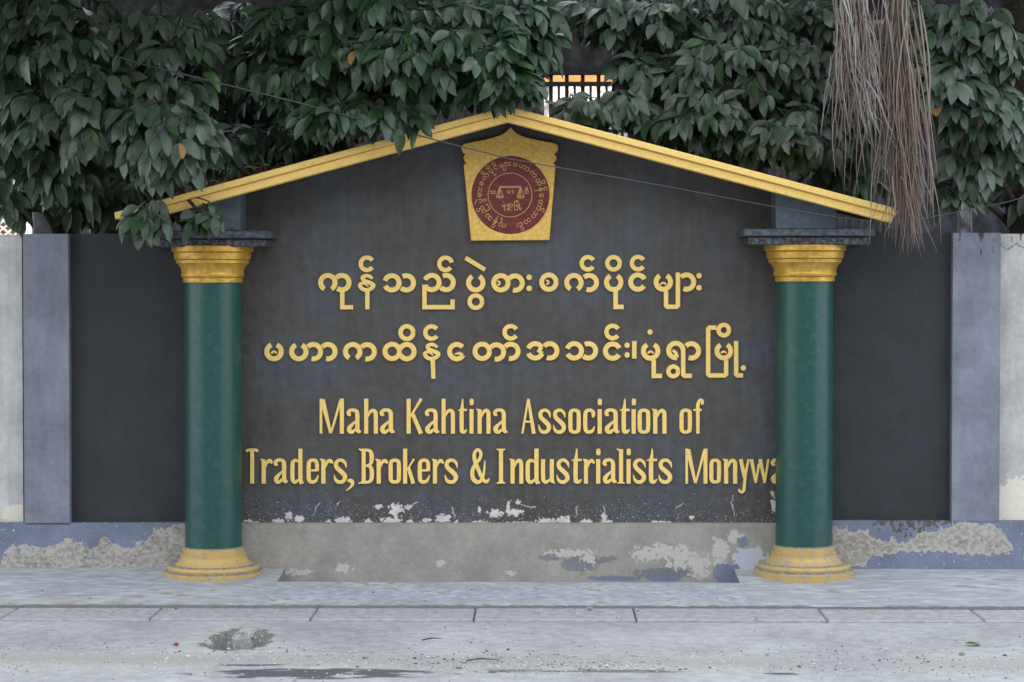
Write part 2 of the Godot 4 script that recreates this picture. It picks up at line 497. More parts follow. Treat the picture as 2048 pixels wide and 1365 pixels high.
func letter_mesh(strokes: Array, z: float, h: float, bevel: float) -> ArrayMesh:
	var st := st_new()
	st.set_smooth_group(-1)
	var k := 0
	for s in strokes:
		var p := []
		for q in s:
			var w := xy(q[0], q[1], z)
			p.append([w.x, w.y, q[2] * WP])
		add_stroke(st, p, z, h + k * 0.0011, bevel)
		k += 1
	st.generate_normals()
	return st.commit()

# ------------------------------------------------------------------ foliage
var leaf_meshes: Array[ArrayMesh] = []

func make_leaf(rng: RandomNumberGenerator, width: float, curl: float, fold: float, wave: float) -> ArrayMesh:
	var st := st_new()
	var rows := 7
	var L := []
	for i in rows:
		var t := float(i) / (rows - 1)
		var w := width * pow(sin(PI * pow(t, 0.92)), 0.78) if i > 0 and i < rows - 1 else 0.0
		var z := -curl * t * t + 0.02 * sin(t * 5.0)
		var y := t * (1.0 - 0.08 * curl)
		var wl := wave * sin(t * 9.0 + 1.0)
		var wr := wave * sin(t * 8.0 + 2.5)
		var side := rng.randf_range(-0.02, 0.02)
		L.append([Vector3(side - w, y, z + fold * w + wl), Vector3(side, y, z), Vector3(side + w, y, z + fold * w + wr), Vector2(t, w)])
	st.set_smooth_group(0)
	for i in rows - 1:
		for j in 2:
			var a: Vector3 = L[i][j]
			var b: Vector3 = L[i][j + 1]
			var c: Vector3 = L[i + 1][j + 1]
			var d: Vector3 = L[i + 1][j]
			if i == 0: tri(st, L[0][1], d, c)
			elif i == rows - 2: tri(st, a, L[i + 1][1], b)
			else: quad(st, a, d, c, b)
	# stalk
	st.add_vertex(Vector3(-0.012, -0.13, 0.02)); st.add_vertex(Vector3(0, 0.03, 0)); st.add_vertex(Vector3(0.012, -0.13, 0.02))
	st.generate_normals()
	return st.commit()

func leaf_basis(dir: Vector3, nrm: Vector3, size: float) -> Basis:
	var y := dir.normalized()
	var x := y.cross(nrm)
	if x.length() < 0.05: x = y.cross(Vector3(0.3, 0.2, 1))
	x = x.normalized()
	var z := x.cross(y)
	return Basis(x * size, y * size, z * size)

# lobes: [px, py, rx, ry, z0, z1, clusters]; high: out-of-frame crown boxes [lo, hi, clusters]
func tree(called: String, label: String, trunk_at: Vector3, trunk_r: float, fork: float, lobes: Array, high: Array, seed_: int, tone: Array, leaf_len: Vector2, fresh: float) -> Node3D:
	var rng := RandomNumberGenerator.new()
	rng.seed = seed_
	var root := thing(called, label, "tree", trunk_at)
	# trunk
	var st := st_new()
	var pts := PackedVector3Array()
	var rad := PackedFloat32Array()
	var top := trunk_at + Vector3(rng.randf_range(-0.2, 0.2), fork, 0.25)
	for i in 9:
		var t := i / 8.0
		pts.append(trunk_at.lerp(top, t) + Vector3(sin(t * 5.0 + seed_) * 0.04, -0.05 if i == 0 else 0.0, cos(t * 4.0) * 0.03))
		rad.append(trunk_r * (1.0 + 0.5 * pow(1.0 - t, 4.0)) * lerpf(1.0, 0.7, t))
	tube(st, pts, rad, 12, 0.07, rng)
	node("trunk", done(st, true), M.bark, root)
	var leaves := []
	var twig := st_new()
	for lobe in lobes:
		var zc: float = (lobe[4] + lobe[5]) / 2.0
		var c := at(lobe[0], lobe[1], zc)
		var s: float = (CAM.z - zc) / F
		var limb := st_new()
		var start := pts[rng.randi_range(5, 8)]
		var lp := PackedVector3Array()
		var lr := PackedFloat32Array()
		var mid := start.lerp(c, 0.5) + Vector3(0, 0.25, -0.1)
		for i in 8:
			var t := i / 7.0
			lp.append(start * (1 - t) * (1 - t) + mid * 2 * t * (1 - t) + c * t * t)
			lr.append(lerpf(trunk_r * 0.32, 0.008, t))
		tube(limb, lp, lr, 6)
		node("limb", done(limb, true), M.bark, root)
		for i in int(lobe[6]):
			var u := Vector3.ZERO
			while true:
				u = Vector3(rng.randf_range(-1, 1), rng.randf_range(-1, 1), rng.randf_range(-1, 1))
				if u.length() <= 1.0: break
			u = u.normalized() * pow(u.length(), 0.6)
			var p := c + Vector3(u.x * lobe[2] * s, u.y * lobe[3] * s, u.z * (lobe[5] - lobe[4]) / 2.0)
			spray(rng, p, Vector3(u.x * 0.7, u.y * 0.35 - 0.25, absf(u.z) * 0.3 + 0.4), lp[rng.randi_range(4, 7)], leaf_len, leaves, twig, rng.randi_range(5, 8))
	for b in high:
		for i in int(b[2]):
			var p := Vector3(rng.randf_range(b[0].x, b[1].x), rng.randf_range(b[0].y, b[1].y), rng.randf_range(b[0].z, b[1].z))
			spray(rng, p, Vector3(rng.randf_range(-1, 1), -0.3, rng.randf_range(-1, 1)), p + Vector3(0, 0.1, -0.1), leaf_len * 1.5, leaves, null, 7)
	node("twigs", done(twig, false), M.bark, root)
	# the leaves that show largest are parts of their own
	var score := func(l) -> float:
		var d: Vector3 = l[0] - CAM
		var q: Vector3 = cam_basis.inverse() * d
		var sx := absf(q.x / -q.z * F)
		var sy := q.y / -q.z * F
		if sx > 1010 or sy > 660 : return -100.0 + l[0].z
		return l[0].z + l[5]
	for l in leaves: l.append(rng.randf_range(0.0, 0.25))
	for l in leaves: l.append(score.call(l))
	leaves.sort_custom(func(a, b): return a[6] > b[6])
	var near := mini(300, leaves.size())
	for i in near:
		var l = leaves[i]
		var k := rng.randf()
		var which := 0
		if k < fresh: which = 5 + rng.randi_range(0, 1)
		elif k < fresh + 0.004: which = 7
		else: which = tone[rng.randi_range(0, tone.size() - 1)]
		var o := MeshInstance3D.new()
		o.name = "leaf"
		o.mesh = leaf_meshes[l[2]]
		o.material_override = M["leaf%d" % which]
		o.transform = Transform3D(l[1], l[0] - trunk_at)
		root.add_child(o, true)
	var rest := leaves.size() - near
	if rest > 0:
		var mm := MultiMesh.new()
		mm.transform_format = MultiMesh.TRANSFORM_3D
		mm.use_colors = true
		mm.mesh = leaf_meshes[1]
		mm.instance_count = rest
		for i in rest:
			var l = leaves[near + i]
			var b: Basis = l[1]
			var shape: Array = [[0.9, 0.5], [1.0, 1.0], [0.82, 0.7], [0.95, 1.4]][l[2]]
			mm.set_instance_transform(i, Transform3D(Basis(b.x * shape[0], b.y, b.z * shape[1]), l[0] - trunk_at))
			var w: int = tone[rng.randi_range(0, tone.size() - 1)]
			if rng.randf() < fresh * 0.5: w = 5
			mm.set_instance_color(i, LEAF_TONES[w] * rng.randf_range(0.8, 1.2))
		var o := MultiMeshInstance3D.new()
		o.name = "foliage"
		o.multimesh = mm
		o.material_override = M.leaf_many
		o.set_meta("kind", "stuff")
		root.add_child(o, true)
	return root

func spray(rng: RandomNumberGenerator, p: Vector3, out: Vector3, root: Vector3, leaf_len: Vector2, leaves: Array, twig: SurfaceTool, count: int) -> void:
	out = (out + Vector3(rng.randf_range(-0.4, 0.4), rng.randf_range(-0.3, 0.15), rng.randf_range(-0.3, 0.3))).normalized()
	var face := Vector3(rng.randf_range(-0.45, 0.45) + out.x * 0.3, rng.randf_range(0.2, 0.9), rng.randf_range(0.5, 1.0)).normalized()
	var side := out.cross(face).normalized()
	var stem := rng.randf_range(0.10, 0.2)
	if twig:
		var b := p - out * stem
		var q := PackedVector3Array([b.lerp(root, minf(1.0, 0.3 / maxf(0.01, b.distance_to(root)))), b, p])
		tube(twig, q, PackedFloat32Array([0.006, 0.004, 0.002]), 3)
	for i in count:
		var t := float(i) / (count - 1)
		var s := -1.0 if i % 2 == 0 else 1.0
		var basep := p - out * stem * (1.0 - t)
		var spread := lerpf(1.0, 0.15, t * t) * rng.randf_range(0.6, 1.1)
		var dir := (out * 0.55 + side * s * spread + Vector3.DOWN * rng.randf_range(0.2, 0.95) + face * rng.randf_range(-0.1, 0.35)).normalized()
		var nrm := (face + Vector3(rng.randf_range(-0.6, 0.6), rng.randf_range(-0.3, 0.7), rng.randf_range(-0.3, 0.3)) + side * s * 0.3).normalized()
		var size := rng.randf_range(leaf_len.x, leaf_len.y) * lerpf(1.0, 0.85, absf(t - 0.4))
		leaves.append([basep + dir * size * 0.13, leaf_basis(dir, nrm, size), rng.randi_range(0, leaf_meshes.size() - 1), t, 0])

const LEAF_TONES := [Color(0.060, 0.108, 0.064), Color(0.086, 0.126, 0.088), Color(0.028, 0.068, 0.026), Color(0.118, 0.156, 0.122), Color(0.046, 0.100, 0.044), Color(0.060, 0.150, 0.035), Color(0.040, 0.105, 0.032), Color(0.42, 0.22, 0.07)]

# ------------------------------------------------------------------ build
func _ready() -> void:
	set_view()
	make_materials()
	build_ground()
	build_sign_wall()
	build_columns()
	build_side_walls()
	build_background()
	build_trees()
	build_palm()
	build_small_things()

func set_view() -> void:
	var cam := Camera3D.new()
	cam.name = "camera"
	cam.position = CAM
	cam.rotation = Vector3(-atan(122.5 / F), atan(66.0 / F), 0)
	cam_basis = Basis.from_euler(cam.rotation)
	cam.fov = rad_to_deg(2.0 * atan(682.5 / F))
	cam.far = 400.0
	cam.near = 0.1
	var lens := CameraAttributesPhysical.new()
	lens.frustum_focal_length = 79.12
	lens.frustum_focus_distance = 12.3
	lens.exposure_aperture = 4.0
	lens.frustum_far = 400.0
	lens.frustum_near = 0.1
	cam.attributes = lens
	add_child(cam)
	cam.current = true
	var sky_mat := ProceduralSkyMaterial.new()
	sky_mat.sky_top_color = Color(0.77, 0.80, 0.845)
	sky_mat.sky_horizon_color = Color(0.95, 0.945, 0.935)
	sky_mat.sky_curve = 0.14
	sky_mat.ground_bottom_color = Color(0.30, 0.29, 0.28)
	sky_mat.ground_horizon_color = Color(0.62, 0.64, 0.66)
	var sky := Sky.new()
	sky.sky_material = sky_mat
	var env := Environment.new()
	env.background_mode = Environment.BG_SKY
	env.sky = sky
	env.tonemap_mode = Environment.TONE_MAPPER_LINEAR
	env.tonemap_exposure = 3.5
	env.sdfgi_enabled = true
	env.ssao_enabled = true
	env.ssil_enabled = true
	var we := WorldEnvironment.new()
	we.name = "environment"
	we.environment = env
	add_child(we)
	var sun := DirectionalLight3D.new()
	sun.name = "sun"
	sun.light_energy = 1.2
	sun.light_color = Color(1.0, 0.95, 0.87)
	sun.light_angular_distance = 0.5
	sun.shadow_enabled = true
	sun.rotation_degrees = Vector3(-12, 0, 0)
	add_child(sun)

func make_materials() -> void:
	var g1 := grain(0.80, 1.0, 0.012, 3, 512, Color(1.0, 0.98, 0.94))
	var g2 := grain(0.62, 1.0, 0.02, 5, 512, Color(0.98, 0.96, 0.92))
	var g3 := grain(0.7, 1.0, 0.06, 8, 512)
	var gp := grain(0.90, 1.0, 0.02, 4, 512, Color(1.0, 0.98, 0.95))
	var fine := bumps(0.08, 11)
	var coarse := bumps(0.02, 12)
	mat("gold_letter", Color.WHITE, 0.55, weathered(lin(0.93, 0.65, 0.19).linear_to_srgb(), Color(0.72, 0.58, 0.34), 0.30, 511, 0.05), 2.3, fine, 0.1)
	mat("yellow_paint", Color.WHITE, 0.6, weathered(lin(0.92, 0.63, 0.18).linear_to_srgb(), Color(0.55, 0.42, 0.24), 0.30, 501, 0.05), 1.7, fine, 0.12)
	mat("shield_paint", lin(0.90, 0.58, 0.13), 0.6, gp, 3.0, coarse, 0.25)
	mat("oxblood", lin(0.19, 0.022, 0.024), 0.5, g1, 3.0)
	mat("thin_gold", lin(0.62, 0.40, 0.13), 0.55)
	var cg := mat("capital_gold", lin(0.72, 0.44, 0.075), 0.34, g1, 3.0, coarse, 0.25)
	cg.metallic = 0.35
	var gr := mat("green_paint", Color.WHITE, 0.33, weathered(lin(0.013, 0.070, 0.058).linear_to_srgb(), Color(0.42, 0.55, 0.50), 0.27, 521, 0.10), 1.6, coarse, 0.06)
	gr.metallic_specular = 0.5
	mat("slate_paint", lin(0.105, 0.145, 0.182), 0.5, gp, 2.0, coarse, 0.2)
	mat("cornice_paint", lin(0.105, 0.115, 0.14), 0.7, grain(0.45, 1.0, 0.025, 23, 512, Color(1.0, 0.92, 0.82)), 2.4, fine, 0.3)
	mat("cornice_top", lin(0.085, 0.105, 0.135), 0.6, g2, 2.0, fine, 0.25)
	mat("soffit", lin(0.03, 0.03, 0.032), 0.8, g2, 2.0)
	mat("bark", lin(0.055, 0.045, 0.036), 0.9, g2, 3.0, coarse, 0.8)
	mat("dark_wall", lin(0.085, 0.083, 0.09), 0.85, g2, 0.6)
	mat("violet_wall", lin(0.075, 0.075, 0.10), 0.85, g2, 0.6)
	mat("brown_wall", lin(0.035, 0.026, 0.02), 0.9, g2, 0.6)
	mat("post_paint", lin(0.30, 0.30, 0.36), 0.8, g2, 1.0)
	mat("picket", lin(0.16, 0.135, 0.12), 0.75, g2, 2.0)
	mat("iron", lin(0.018, 0.018, 0.02), 0.6)
	mat("white_sheet", lin(0.72, 0.70, 0.68), 0.7, grain(0.6, 1.0, 0.03, 31), 1.2)
	mat("orange_wall", lin(0.36, 0.13, 0.035), 0.8, g1, 1.0)
	mat("cable", lin(0.07, 0.07, 0.075), 0.5)
	mat("concrete", lin(0.40, 0.405, 0.42), 0.85, grain(0.86, 1.0, 0.07, 41, 512, Color(1.0, 0.97, 0.92)), 0.8, fine, 0.35)
	mat("kerb_concrete", lin(0.40, 0.41, 0.43), 0.88, grain(0.88, 1.0, 0.03, 43, 512, Color(1.0, 0.97, 0.94)), 0.9, fine, 0.12)
	mat("grit", lin(0.52, 0.49, 0.44), 0.95, grain(0.3, 1.0, 0.12, 44), 4.0)
	mat("dust", lin(0.42, 0.38, 0.33), 0.95, g2, 4.0)
	mat("earth", lin(0.26, 0.25, 0.24), 0.95, g2, 0.3)
	mat("facade", lin(0.42, 0.40, 0.37), 0.85, g2, 0.3)
	mat("glass_dark", lin(0.03, 0.035, 0.04), 0.15)
	mat("stone", lin(0.42, 0.40, 0.38), 0.9, g3, 6.0)
	mat("dry_leaf", lin(0.16, 0.10, 0.06), 0.85)
	mat("red_scrap", lin(0.30, 0.02, 0.02), 0.5)
	mat("strand_grey", lin(0.27, 0.245, 0.225), 0.8)
	mat("strand_pale", lin(0.44, 0.41, 0.38), 0.8)
	mat("strand_brown", lin(0.20, 0.145, 0.11), 0.8)
	mat("strand_tan", lin(0.28, 0.21, 0.16), 0.8)
	mat("strand_dark", lin(0.15, 0.11, 0.085), 0.85)
	for i in LEAF_TONES.size():
		var m := mat("leaf%d" % i, LEAF_TONES[i], 0.36 if i != 7 else 0.8, g1, 14.0)
		m.cull_mode = BaseMaterial3D.CULL_DISABLED
		m.backlight_enabled = true
		m.backlight = Color(0.25, 0.4, 0.12)
	var lm := mat("leaf_many", Color.WHITE, 0.38, g1, 14.0)
	lm.vertex_color_use_as_albedo = true
	lm.cull_mode = BaseMaterial3D.CULL_DISABLED
	lm.backlight_enabled = true
	lm.backlight = Color(0.25, 0.4, 0.12)
	var rng := RandomNumberGenerator.new()
	rng.seed = 99
	for v in [[0.22, 0.10, 0.25, 0.004], [0.245, 0.22, 0.35, 0.01], [0.205, 0.16, 0.15, 0.012], [0.23, 0.32, 0.4, 0.015]]:
		leaf_meshes.append(make_leaf(rng, v[0], v[1], v[2], v[3]))

# the ground: pavement, kerb slabs, road
func hollow(x: float, z: float, n: FastNoiseLite) -> float:
	# centre of the pothole on the road
	var q := (Vector2(x, z) - POT) / Vector2(0.135, 0.27)
	var d := q.length() + n.get_noise_2d(x * 40.0, z * 40.0) * 0.22
	return -0.15 * (1.0 - smoothstep(0.62, 1.05, d)) + n.get_noise_2d(x * 120.0, z * 120.0) * 0.008 * (1.0 - smoothstep(0.8, 1.3, d))

func grid(x0: float, x1: float, z0: float, z1: float, nx: int, nz: int, height: Callable) -> ArrayMesh:
	var st := st_new()
	for j in nz + 1:
		for i in nx + 1:
			var x := lerpf(x0, x1, float(i) / nx)
			var z := lerpf(z0, z1, float(j) / nz)
			st.set_uv(Vector2(float(i) / nx, float(j) / nz))
			st.add_vertex(Vector3(x, height.call(x, z), z))
	for j in nz:
		for i in nx:
			var a := j * (nx + 1) + i
			for k in [a, a + 1, a + nx + 2, a, a + nx + 2, a + nx + 1]: st.add_index(k)
	st.generate_normals()
	st.generate_tangents()
	return st.commit()

func build_ground() -> void:
	# ground sheet to the horizon
	structure("ground", box_mesh(Vector3(-150, -0.4, -150), Vector3(150, -0.16, 150), 0.0), M.earth, "dusty grey earth around the street and the yard")
	# raised yard behind the wall
	structure("yard", box_mesh(Vector3(-30, -0.15, -60), Vector3(30, 0.02, -0.3), 0.0), M.earth, "earth yard behind the boundary wall")
	# road
	var n := noise(0.05, 77, 3)
	var W := 1400
	var H := 560
	var X0 := -3.6
	var X1 := 3.4
	var Z0 := 1.33
	var Z1 := 4.13
	var a := noise_bytes(noise(0.006, 51, 4), W, H)
	var b := noise_bytes(noise(0.05, 52, 4), W, H)
	var c := noise_bytes(noise(0.35, 53, 3), W, H)
	var wet := noise(0.9, 54, 4)
	var d := PackedByteArray()
	d.resize(W * H * 3)
	for y in H:
		var z := lerpf(Z0, Z1, float(y) / H)
		for x in W:
			var i := y * W + x
			var wx := lerpf(X0, X1, float(x) / W)
			var v := 0.635 + (a[i] - 128) / 128.0 * 0.06 + (b[i] - 128) / 128.0 * 0.055 + (c[i] - 128) / 128.0 * 0.06
			var col := Color(v, v * 0.995, v * 0.985)
			# tan dust drift along the wheel path
			var drift := clampf(1.0 - absf(z - 2.50 - wx * 0.02) / 0.22, 0, 1) * clampf((b[i] + a[i]) / 255.0 - 0.55, 0, 1)
			col = col.lerp(Color(0.56, 0.53, 0.48), drift * 0.8)
			# wet stain with ragged outline, drawn out along the street
			var s := 0.0
			if z > 2.4 and z < 3.6:
				var w := wet.get_noise_2d(wx * 3.2, z * 16.0)
				var ax := (wx + 0.98) / 0.55
				var az := (z - 2.80) / 0.13
				s = maxf(s, smoothstep(0.0, 0.28, 1.0 - ax * ax - az * az + w * 1.3 - 0.25))
				ax = (wx - 0.2) / 0.55
				az = (z - 2.74) / 0.06
				s = maxf(s, 0.7 * smoothstep(0.0, 0.35, 1.0 - ax * ax - az * az + w * 1.4 - 0.3))
				ax = (wx - 1.02) / 0.09
				az = (z - 2.80) / 0.04
				s = maxf(s, smoothstep(0.0, 0.5, 1.0 - ax * ax - az * az + w))
				ax = (wx + 1.3) / 0.35
				az = (z - 2.60) / 0.03
				s = maxf(s, smoothstep(0.0, 0.5, 1.0 - ax * ax - az * az + w * 1.5 - 0.3))
			col = col.lerp(Color(0.27, 0.27, 0.29), s * 0.9)
			# broken aggregate laid bare in the pothole
			var hq := ((Vector2(wx, z) - POT) / Vector2(0.14, 0.28)).length()
			if hq < 1.6:
				var hd := hq + (b[i] - 128) / 128.0 * 0.45 + (c[i] - 128) / 128.0 * 0.15
				if hd < 1.10 and hd > 0.5 and absf(wx - POT.x + (b[i] - 128) / 3000.0) > 0.05:
					var k := 0.22 + c[i] / 255.0 * 0.42
					col = col.lerp(Color(k, k * 0.96, k * 0.9), 0.9)
				elif hd <= 1.0:
					var k := 0.46 + c[i] / 255.0 * 0.20
					col = Color(k, k * 0.98, k * 0.94)
			put_rgb(d, i, col)
	tex_mat("road_surface", Image.create_from_data(W, H, false, Image.FORMAT_RGB8, d), 0.9)
	M.road_surface.heightmap_enabled = true
	M.road_surface.heightmap_texture = bumps(0.25, 55, 1024, 4)
	M.road_surface.heightmap_scale = 0.8
	var road := structure("road", grid(X0, X1, Z0, Z1, 340, 140, func(x, z): return -0.026 + n.get_noise_2d(x * 12.0, z * 20.0) * 0.006 + hollow(x, z, n)), M.road_surface, "dusty grey concrete road with a pothole and a dark stain")
	var st := st_new()
	st.set_smooth_group(-1)
	add_box(st, Vector3(-40, -0.13, 4.13), Vector3(40, -0.028, 11.0), 0.0)
	add_box(st, Vector3(-40, -0.13, 1.33), Vector3(-3.6, -0.028, 4.13), 0.0)
	add_box(st, Vector3(3.4, -0.13, 1.33), Vector3(40, -0.028, 4.13), 0.0)
	st.generate_normals()
	var far := node("carriageway", st.commit(), M.kerb_concrete, road)
	far.set_meta("label", "plain continuation of the road")
	# pavement: sloping slab, dipping at the middle of the sign wall
	var pn := noise(0.05, 61, 3)
	var left := at(568, 1150, 0.1).x
	var right := at(1470, 1150, 0.1).x
	var pave := func(x: float, z: float, mid: bool) -> float:
		var h: float
		if z < 0.42: h = lerpf(0.0 if mid else 0.078, 0.05, clampf((z - 0.06) / 0.36, 0, 1))
		else: h = lerpf(0.05, 0.0, (z - 0.42) / 0.54)
		return h + pn.get_noise_2d(x * 10.0, z * 16.0) * 0.004
	var pm := pavement_material("pavement_mid", 1024, 128, 601)
	var pm2 := pavement_material("pavement_side", 1500, 128, 611)
	var p := structure("pavement", grid(left, right, 0.03, 0.96, 160, 40, func(x, z): return pave.call(x, z, true)), pm, "grey cement pavement along the foot of the wall")
	node("slab", grid(-9.0, left, 0.03, 0.96, 220, 40, func(x, z): return pave.call(x, z, false)), pm2, p)
	node("slab", grid(right, 9.0, 0.03, 0.96, 220, 40, func(x, z): return pave.call(x, z, false)), pm2, p)
	for e in [[left, -1.0], [right, 1.0]]:
		var sd := st_new()
		sd.set_smooth_group(-1)
		var A := Vector3(e[0], 0.078, 0.03)
		var B := Vector3(e[0], 0.051, 0.41)
		var C := Vector3(e[0], -0.01, 0.03)
		if e[1] < 0: tri(sd, A, B, C)
		else: tri(sd, A, C, B)
		node("slab_edge", done(sd), M.grit, p)
	# crumbled front edge of the pavement
	var rng := RandomNumberGenerator.new()
	rng.seed = 7
	var eg := st_new()
	eg.set_smooth_group(-1)
	var en := noise(1.0, 66, 4)
	var x := -8.0
	while x < 8.0:
		var x2 := x + 0.012
		var q := []
		for xx in [x, x2]:
			var plain := clampf(minf(absf(xx - 1.57) - 0.15, absf(xx + 3.02) - 0.27) / 0.05, 0.0, 1.0)
			var top := -0.002 + plain * (0.004 + en.get_noise_2d(xx * 9.0, 0.0) * 0.005)
			var front := 0.966 + plain * (0.004 + en.get_noise_2d(xx * 14.0, 5.0) * 0.012)
			q.append([Vector3(xx, -0.005, 0.935), Vector3(xx, top, 0.945), Vector3(xx, top, front), Vector3(xx, -0.07, front + 0.002)])
		for k in 3: quad(eg, q[0][k], q[1][k], q[1][k + 1], q[0][k + 1])
		x = x2
	eg.generate_normals()
	var edge := node("broken_edge", eg.commit(), M.grit, p)
	edge.set_meta("label", "crumbled gritty front edge of the pavement")
	# kerb slabs with open joints
	var k := thing("kerb", "row of flat concrete kerb slabs with dirty joints", "kerb", Vector3(0, 0, 1.1))
	k.remove_meta("category")
	k.set_meta("kind", "structure")
	var joints := [-6.6, -5.7, -4.8, -3.9, -2.72]
	for px in [307.0, 626.0, 949.0, 1270.0, 1646.0, 1955.0]:
		joints.append(ground_at(px, 1230.0, -0.012).x)
	joints.append_array([3.1, 4.0, 4.9, 5.8, 6.7])
	joints.sort()
	for i in joints.size() - 1:
		if joints[i + 1] - joints[i] < 0.3: continue
		var dz := rng.randf_range(-0.012, 0.012)
		node("kerb_slab", box_mesh(Vector3(joints[i] + 0.0035, -0.13, 0.968), Vector3(joints[i + 1] - 0.0035, -0.012 + rng.randf_range(-0.003, 0.003), 1.34 + dz), 0.007), M.kerb_concrete, k)

func pavement_material(called: String, W: int, H: int, seed_: int) -> StandardMaterial3D:
	# trowelled cement: marks drawn out along the wall
	var n := noise(1.0, seed_, 4)
	var c := noise_bytes(noise(0.3, seed_ + 2, 3), W, H)
	var d := PackedByteArray()
	d.resize(W * H * 3)
	for y in H:
		for x in W:
			var i := y * W + x
			var a := n.get_noise_2d(x * 0.006, y * 0.030)
			var b := n.get_noise_2d(x * 0.030 + 40.0, y * 0.110)
			var v := 0.645 + a * 0.07 + b * 0.07 + (c[i] - 128) / 128.0 * 0.02
			var col := Color(v * 0.975, v * 1.0, v * 1.03) if seed_ == 601 else Color(v * 0.985, v * 0.995, v * 1.01)
			if b > 0.28: col = col.lerp(Color(0.74, 0.77, 0.80), clampf((b - 0.28) * 2.5, 0, 0.5))
			if a - b > 0.55: col = col.lerp(Color(0.54, 0.50, 0.46), clampf((a - b - 0.55) * 3.0, 0, 0.6))
			put_rgb(d, i, col)
	var m := tex_mat(called, Image.create_from_data(W, H, false, Image.FORMAT_RGB8, d), 0.85)
	return m

func ground_at(px: float, py: float, y: float) -> Vector3:
	var r: Vector3 = cam_basis * Vector3((px - 1024.0) / F, -(py - 682.5) / F, -1.0)
	return CAM + r * ((y - CAM.y) / r.y)

func build_sign_wall() -> void:
	var wall := thing("sign_wall", "dark grey gabled sign wall with raised gold Burmese and English lettering", "sign wall", Vector3(-0.2, 0, 0))
	# painted panel
	var x0 := 470.0
	var x1 := 1575.0
	var ytop := 228.0
	var ybot := 1048.0
	var poly := PackedVector2Array()
	for q in [[x0, ybot], [x1, ybot], [x1, 375.0], [1015.0, ytop], [x0, 377.0]]: poly.append(xy(q[0], q[1], 0.0))
	var W := 1105
	var H := 820
	var a := noise_bytes(noise(0.004, 101, 4), W, H)
	var b := noise_bytes(noise(0.03, 102, 4), W, H)
	var c := noise_bytes(noise(0.3, 103, 3), W, H)
	var sn := noise(1.0, 104, 4)
	var pn := noise(1.0, 105, 5)
	var d := PackedByteArray()
	d.resize(W * H * 3)
	var peel := [[491, 1042, 5, 3], [499, 1042, 6, 4], [513, 1045, 9, 3], [556, 1043, 15, 6], [578, 1032, 9, 10], [598, 1038, 10, 8], [657, 1043, 7, 4], [686, 1041, 18, 9], [737, 1043, 12, 6], [782, 1041, 23, 8], [793, 1018, 16, 15], [817, 1014, 9, 6], [756, 1013, 10, 5], [819, 1043, 8, 5], [852, 1041, 11, 6], [886, 1036, 18, 11], [913, 1044, 6, 5], [961, 1044, 17, 5], [992, 1026, 19, 10], [1029, 1024, 20, 9], [1036, 1004, 7, 6], [1043, 1046, 42, 4], [1094, 1041, 23, 7], [1128, 1040, 18, 9], [1173, 1043, 15, 6], [1209, 1036, 7, 13], [1214, 1043, 17, 5], [1320, 1044, 26, 4], [1384, 1034, 7, 4], [1548, 1009, 8, 17], [1440, 1047, 60, 2], [1017, 1015, 4, 14], [960, 1018, 5, 6], [1545, 985, 4, 8], [1250, 1047, 50, 2]]
	var cracks := [[[1466, 990], [1463, 1005], [1469, 1028]], [[640, 1005], [632, 1014], [628, 1030]], [[680, 1004], [668, 1016]], [[1022, 1000], [1014, 1012], [1018, 1030]], [[835, 1003], [822, 1012]], [[1070, 1014], [1045, 1010]], [[1155, 1010], [1153, 1035]], [[1366, 1005], [1352, 1014]], [[905, 1015], [911, 1036]], [[1209, 1012], [1211, 1030]]]
	for y in H:
		var py := ytop + y * (ybot - ytop) / H
		var low := py > 940.0
		for x in W:
			var i := y * W + x
			var px := x0 + x * (x1 - x0) / W
			var v := 0.288 + (a[i] - 128) / 128.0 * 0.035 + (b[i] - 128) / 128.0 * 0.022 + (c[i] - 128) / 128.0 * 0.012
			var cold := clampf((a[i] - 110) / 90.0, 0.0, 1.0)
			var col := Color(v * lerpf(1.05, 0.94, cold), v * lerpf(1.0, 0.99, cold), v * lerpf(0.95, 1.05, cold))
			var run := 1.0 + sn.get_noise_2d(px * 0.05, py * 0.004 + 30.0) * 0.09
			col = Color(col.r * run, col.g * run, col.b * run)
			# scuffed chalky specks
			if c[i] > 226 and b[i] > 168: col = Color(0.55, 0.56, 0.58)
			if low:
				var p := 0.0
				for q in peel:
					var ex: float = (px - q[0]) / q[2]
					var ey: float = (py - q[1]) / q[3]
					var e := ex * ex + ey * ey
					if e < 2.2:
						p = maxf(p, 1.0 - sqrt(e) + pn.get_noise_2d(px * 0.11, py * 0.11) * 0.75 + 0.05)
				var edge := 0.0
				if py > 985.0:
					edge = sn.get_noise_2d(px * 0.22, py * 0.22) - (0.62 - clampf((py - 985.0) / 62.0, 0, 1) * 0.22)
				for k in cracks:
					for j in k.size() - 1:
						var A := Vector2(k[j][0], k[j][1])
						var B := Vector2(k[j + 1][0], k[j + 1][1])
						var P := Vector2(px, py) + Vector2(pn.get_noise_2d(py * 0.15, px * 0.05), pn.get_noise_2d(px * 0.15, 9.0)) * 4.0
						if P.distance_squared_to(Geometry2D.get_closest_point_to_segment(P, A, B)) < 0.8: p = maxf(p, 0.5)
				if p > 0.22 or edge > 0.0:
					var w := 0.80 + (b[i] - 128) / 128.0 * 0.08
					col = Color(w, w * 0.955, w * 0.95)
				elif p > 0.12: col = col * 0.8
			put_rgb(d, i, col)
	tex_mat("sign_paint", Image.create_from_data(W, H, false, Image.FORMAT_RGB8, d), 0.62)
	M.sign_paint.heightmap_enabled = true
	M.sign_paint.heightmap_texture = bumps_of(0.03, 106, W, H, 5)
	M.sign_paint.heightmap_scale = 0.45
	var pnl := node("wall_panel", panel(poly, 0.0, 0.22), M.sign_paint, wall)
	pnl.set_meta("label", "dark grey painted panel with white flakes along its foot")
